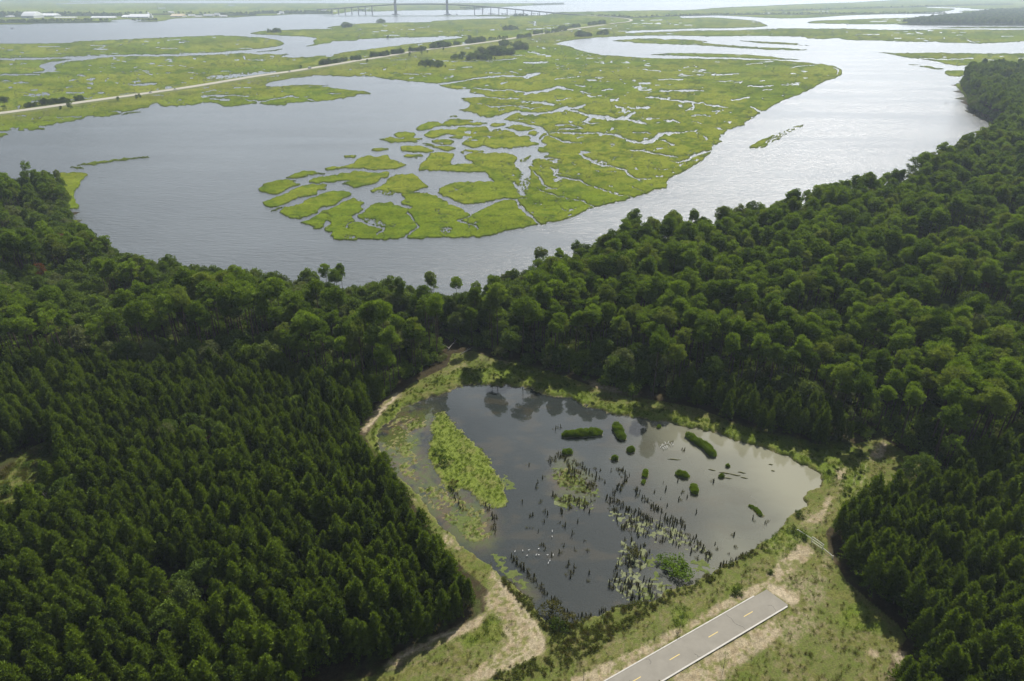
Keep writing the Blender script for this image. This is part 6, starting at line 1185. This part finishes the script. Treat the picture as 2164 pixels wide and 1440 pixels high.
for i, (xa, xb, yb, yt) in enumerate(((1590,1640,140,124),(1650,1700,146,134),(1720,1800,142,120),(1810,1850,140,112),(1420,1460,112,98),(1860,1910,146,130))): shed('TL', xa, xb, yb, yt, 'grey industrial block in the works east of the tan warehouse', M_WALLG, depth=25) if i == 0 else shed('TL', xa, xb, yb, yt, ('low grey works block nearest the river', 'wide grey works hall', 'tall narrow works building', 'pale roof behind the lattice mast', 'last grey works block before the woods')[i-1], M_WALLG, depth=25)
M_STEEL = simple('grey_steel', (.28, .29, .30), .6, .15, .2, .4)
def mast(xa, yb, yt, label, w=1.2, name='radio_mast'):
    x, y = T('TL', [(xa, yb)])[0]; A = G(x, y); h = height_at(A, T('TL', [(xa, yt)])[0][1]); e = empty(name, A, 0, label, 'mast')
    m = MB(); m.tube([(0, 0, 0), (0, 0, h)], [w, w*.5], 4); m.build('mast_pole', M_STEEL, e)
    for k in range(3):
        c = MB(); a = k*2.09; c.tube([(0, 0, h*.8), (math.cos(a)*h*.35, math.sin(a)*h*.35, 0)], [.15, .15], 4); c.build('guy_wire', M_STEEL, e)
mast(1341, 98, 15, 'tall thin lattice mast rising above the port')
for x, yb, yt, lb in ((1262,152,104,'tall white silo against the biggest warehouse'),(1280,154,116,'shorter white silo beside the tall one')):
    px, py = T('TL', [(x, yb)])[0]; A = G(px, py); h = height_at(A, T('TL', [(x, yt)])[0][1]); e = empty('silo', A, 0, lb, 'silo'); m = MB(); m.tube([(0, 0, -1), (0, 0, h*.88)], [5.5, 5.5], 14); m.build('silo_wall', M_ROOFW, e, False); m = MB(); m.tube([(0, 0, h*.88+.05), (0, 0, h)], [5.8, 1.0], 14); m.build('silo_roof', M_WALLG, e)
def boat(fr, x, y, L, rz, label, name='white_boat'):
    px, py = T(fr, [(x, y)])[0]; e = empty(name, G(px, py, 0), rz, label, 'boat'); m = MB(); w = L*.2
    v = [(-L/2, -w*.8, -.6), (L*.25, -w*.8, -.6), (L/2, 0, -.3), (L*.25, w*.8, -.6), (-L/2, w*.8, -.6), (-L/2, -w, 1.6), (L*.25, -w, 1.8), (L/2+L*.06, 0, 2.4), (L*.25, w, 1.8), (-L/2, w, 1.6)]
    m.add(v, [(4, 3, 2, 1, 0), (5, 6, 7, 8, 9), (0, 1, 6, 5), (1, 2, 7, 6), (2, 3, 8, 7), (3, 4, 9, 8), (4, 0, 5, 9)]); m.build('hull', M_ROOFW, e)
    m = MB(); m.box((-L*.12, 0, 1.75+L*.06), (L*.4, w*1.3, L*.12), 0, .85); m.build('cabin', M_WALLG, e)
boat('TM', 1638, 128, 42, .3, 'white boat moored beside the right bridge tower'); boat('TM', 1700, 127, 30, 1.2, 'small grey boat behind the white one at the tower', 'grey_boat'); boat('TL', 100, 244, 12, .6, 'tiny boat alone on the wide western river', 'small_boat'); boat('E', 1108, 148, 14, .2, 'tiny white boat on the bright channel', 'motor_boat')
# pilings of an old jetty
M_PILE = simple('old_piling', (.10, .09, .075), .95, .4, 2)
pmesh = MB(); pmesh.tube([(0, 0, -1), (0, 0, 2.6)], [.2, .17], 7); pmesh.tube([(.02, 0, 2.55), (.05, 0, 2.8)], [.12, .05], 6); PIL = pmesh.mesh('piling', M_PILE)
for x, y in T('E', [(1690,625),(1700,622),(1709,627),(1762,632),(1778,632),(1792,634),(1810,636),(1738,545)]):
    o = obj('piling', PIL, None, G(x, y)); tag(o, 'old weathered piling standing in the bright river by the eastern wood', 'piling', 'old jetty pilings')
# ------------------------------------------------------------------ far woods (read as one mass)
M_WOODG = simple('dark_woodland_floor', (.030, .045, .014), .95, .4, .02, .0)
FW = [joined(OAK[i][0], OAK[i][1], 'far_tree') for i in range(3)]
def far_woods(name, fr, poly, n, lo, hi, label, z=.3):
    p = T(fr, poly); q = [tuple(G(a, b).xy) for a, b in p]; rng = np.random.default_rng(len(poly)*7+n); xs_ = [a for a, b in q]; ys_ = [b for a, b in q]; out = []; tries = 0
    while len(out) < n and tries < 40:
        x = rng.uniform(min(xs_), max(xs_), n*2); y = rng.uniform(min(ys_), max(ys_), n*2); m = inside(q, x, y); tries += 1
        out += [(float(a), float(b), z, float(rng.uniform(lo, hi)), float(rng.uniform(0, 6.28)), int(rng.integers(0, 3))) for a, b in zip(x[m], y[m])]
    geo_scatter(name, out[:n], FW, label)
    if len(out) > 250:
        bm = bmesh.new(); f = bm.faces.new([bm.verts.new((a, b, 1.35)) for a, b in q]); bmesh.ops.triangulate(bm, faces=[f]); me = bpy.data.meshes.new('woodland_ground'); bm.to_mesh(me); bm.free(); me.materials.append(M_WOODG)
        tag(obj('woodland_ground', me), 'dark ground under the '+label, kind='structure')
far_woods('port_woods', 'TL', [(-2300,118),(200,115),(600,120),(1000,125),(1400,118),(1900,125),(2164,118),(2164,136),(1900,136),(1560,130),(1300,118),(1000,142),(640,140),(470,138),(290,140),(170,150),(-2300,150)], 900, .7, 1.3, 'hazy belt of woods behind the port')
far_woods('quay_woods', 'TL', [(-2300,190),(300,185),(700,183),(930,180),(900,188),(600,194),(300,198),(-2300,204)], 420, .7, 1.2, 'dark strip of trees along the river in front of the port')
far_woods('quay_trees', 'TL', [(1100,186),(1200,182),(1240,178),(1360,176),(1340,182),(1200,188)], 40, .6, 1.0, 'small dark trees on the spit before the biggest warehouse')
far_woods('bank_woods', 'TM', [(-20,108),(200,104),(500,104),(650,110),(650,118),(500,118),(200,118),(-20,120)], 260, .6, 1.1, 'wooded river bank left of the bridge')
far_woods('island_woods', 'E', [(1412,149),(1450,142),(1520,130),(1620,116),(1740,106),(1840,98),(1890,82),(1980,72),(2160,68),(2500,68),(2500,156),(1900,155),(1600,153)], 2900, 1.2, 1.7, 'dense dark wood on the long island across the bright channel')
far_woods('ridge_woods', 'TR', [(960,135),(1200,138),(1340,150),(1500,142),(1800,130),(2164,124),(4000,112),(4000,117),(2164,130),(1800,137),(1500,150),(1340,156),(1100,145)], 420, .5, .85, 'thin dark line of trees along the far causeway')
far_woods('hammock_woods', 'TM', [(1720,80),(1800,76),(1980,77),(1960,80),(1760,83)], 70, .8, 1.2, 'hazy hammock of trees behind the right bridge tower')
far_woods('point_woods', 'TR', [(490,46),(600,42),(740,37),(790,38),(640,44),(520,49)], 90, .8, 1.2, 'hazy wooded point on the far shore')
far_woods('bridge_woods', 'TR', [(340,140),(460,138),(460,146),(350,148)], 26, .6, 1.0, 'dark trees on the marsh under the bridge')
far_woods('bridge_thicket', 'TR', [(100,130),(300,126),(480,126),(600,130),(480,132),(200,133)], 60, .4, .7, 'low thicket along the bank under the bridge piers')
far_woods('skyline_woods', 'px', [(-60,-7),(1000,-7),(800,-2),(300,1.2),(-60,1.6)], 900, 1.0, 1.6, 'pale blue woods on the most distant shore')
far_woods('inlet_woods', 'TM', [(800,100),(1000,100),(1010,96),(880,94)], 30, .6, 1.0, 'hazy trees behind the left bridge piers')
far_woods('lagoon_woods', 'E', [(560,68),(760,62),(1000,55),(1500,40),(1900,28),(2100,26),(2100,30),(1900,33),(1500,46),(1000,60),(700,68)], 260, .5, .9, 'thin hazy line of trees on the far marsh')
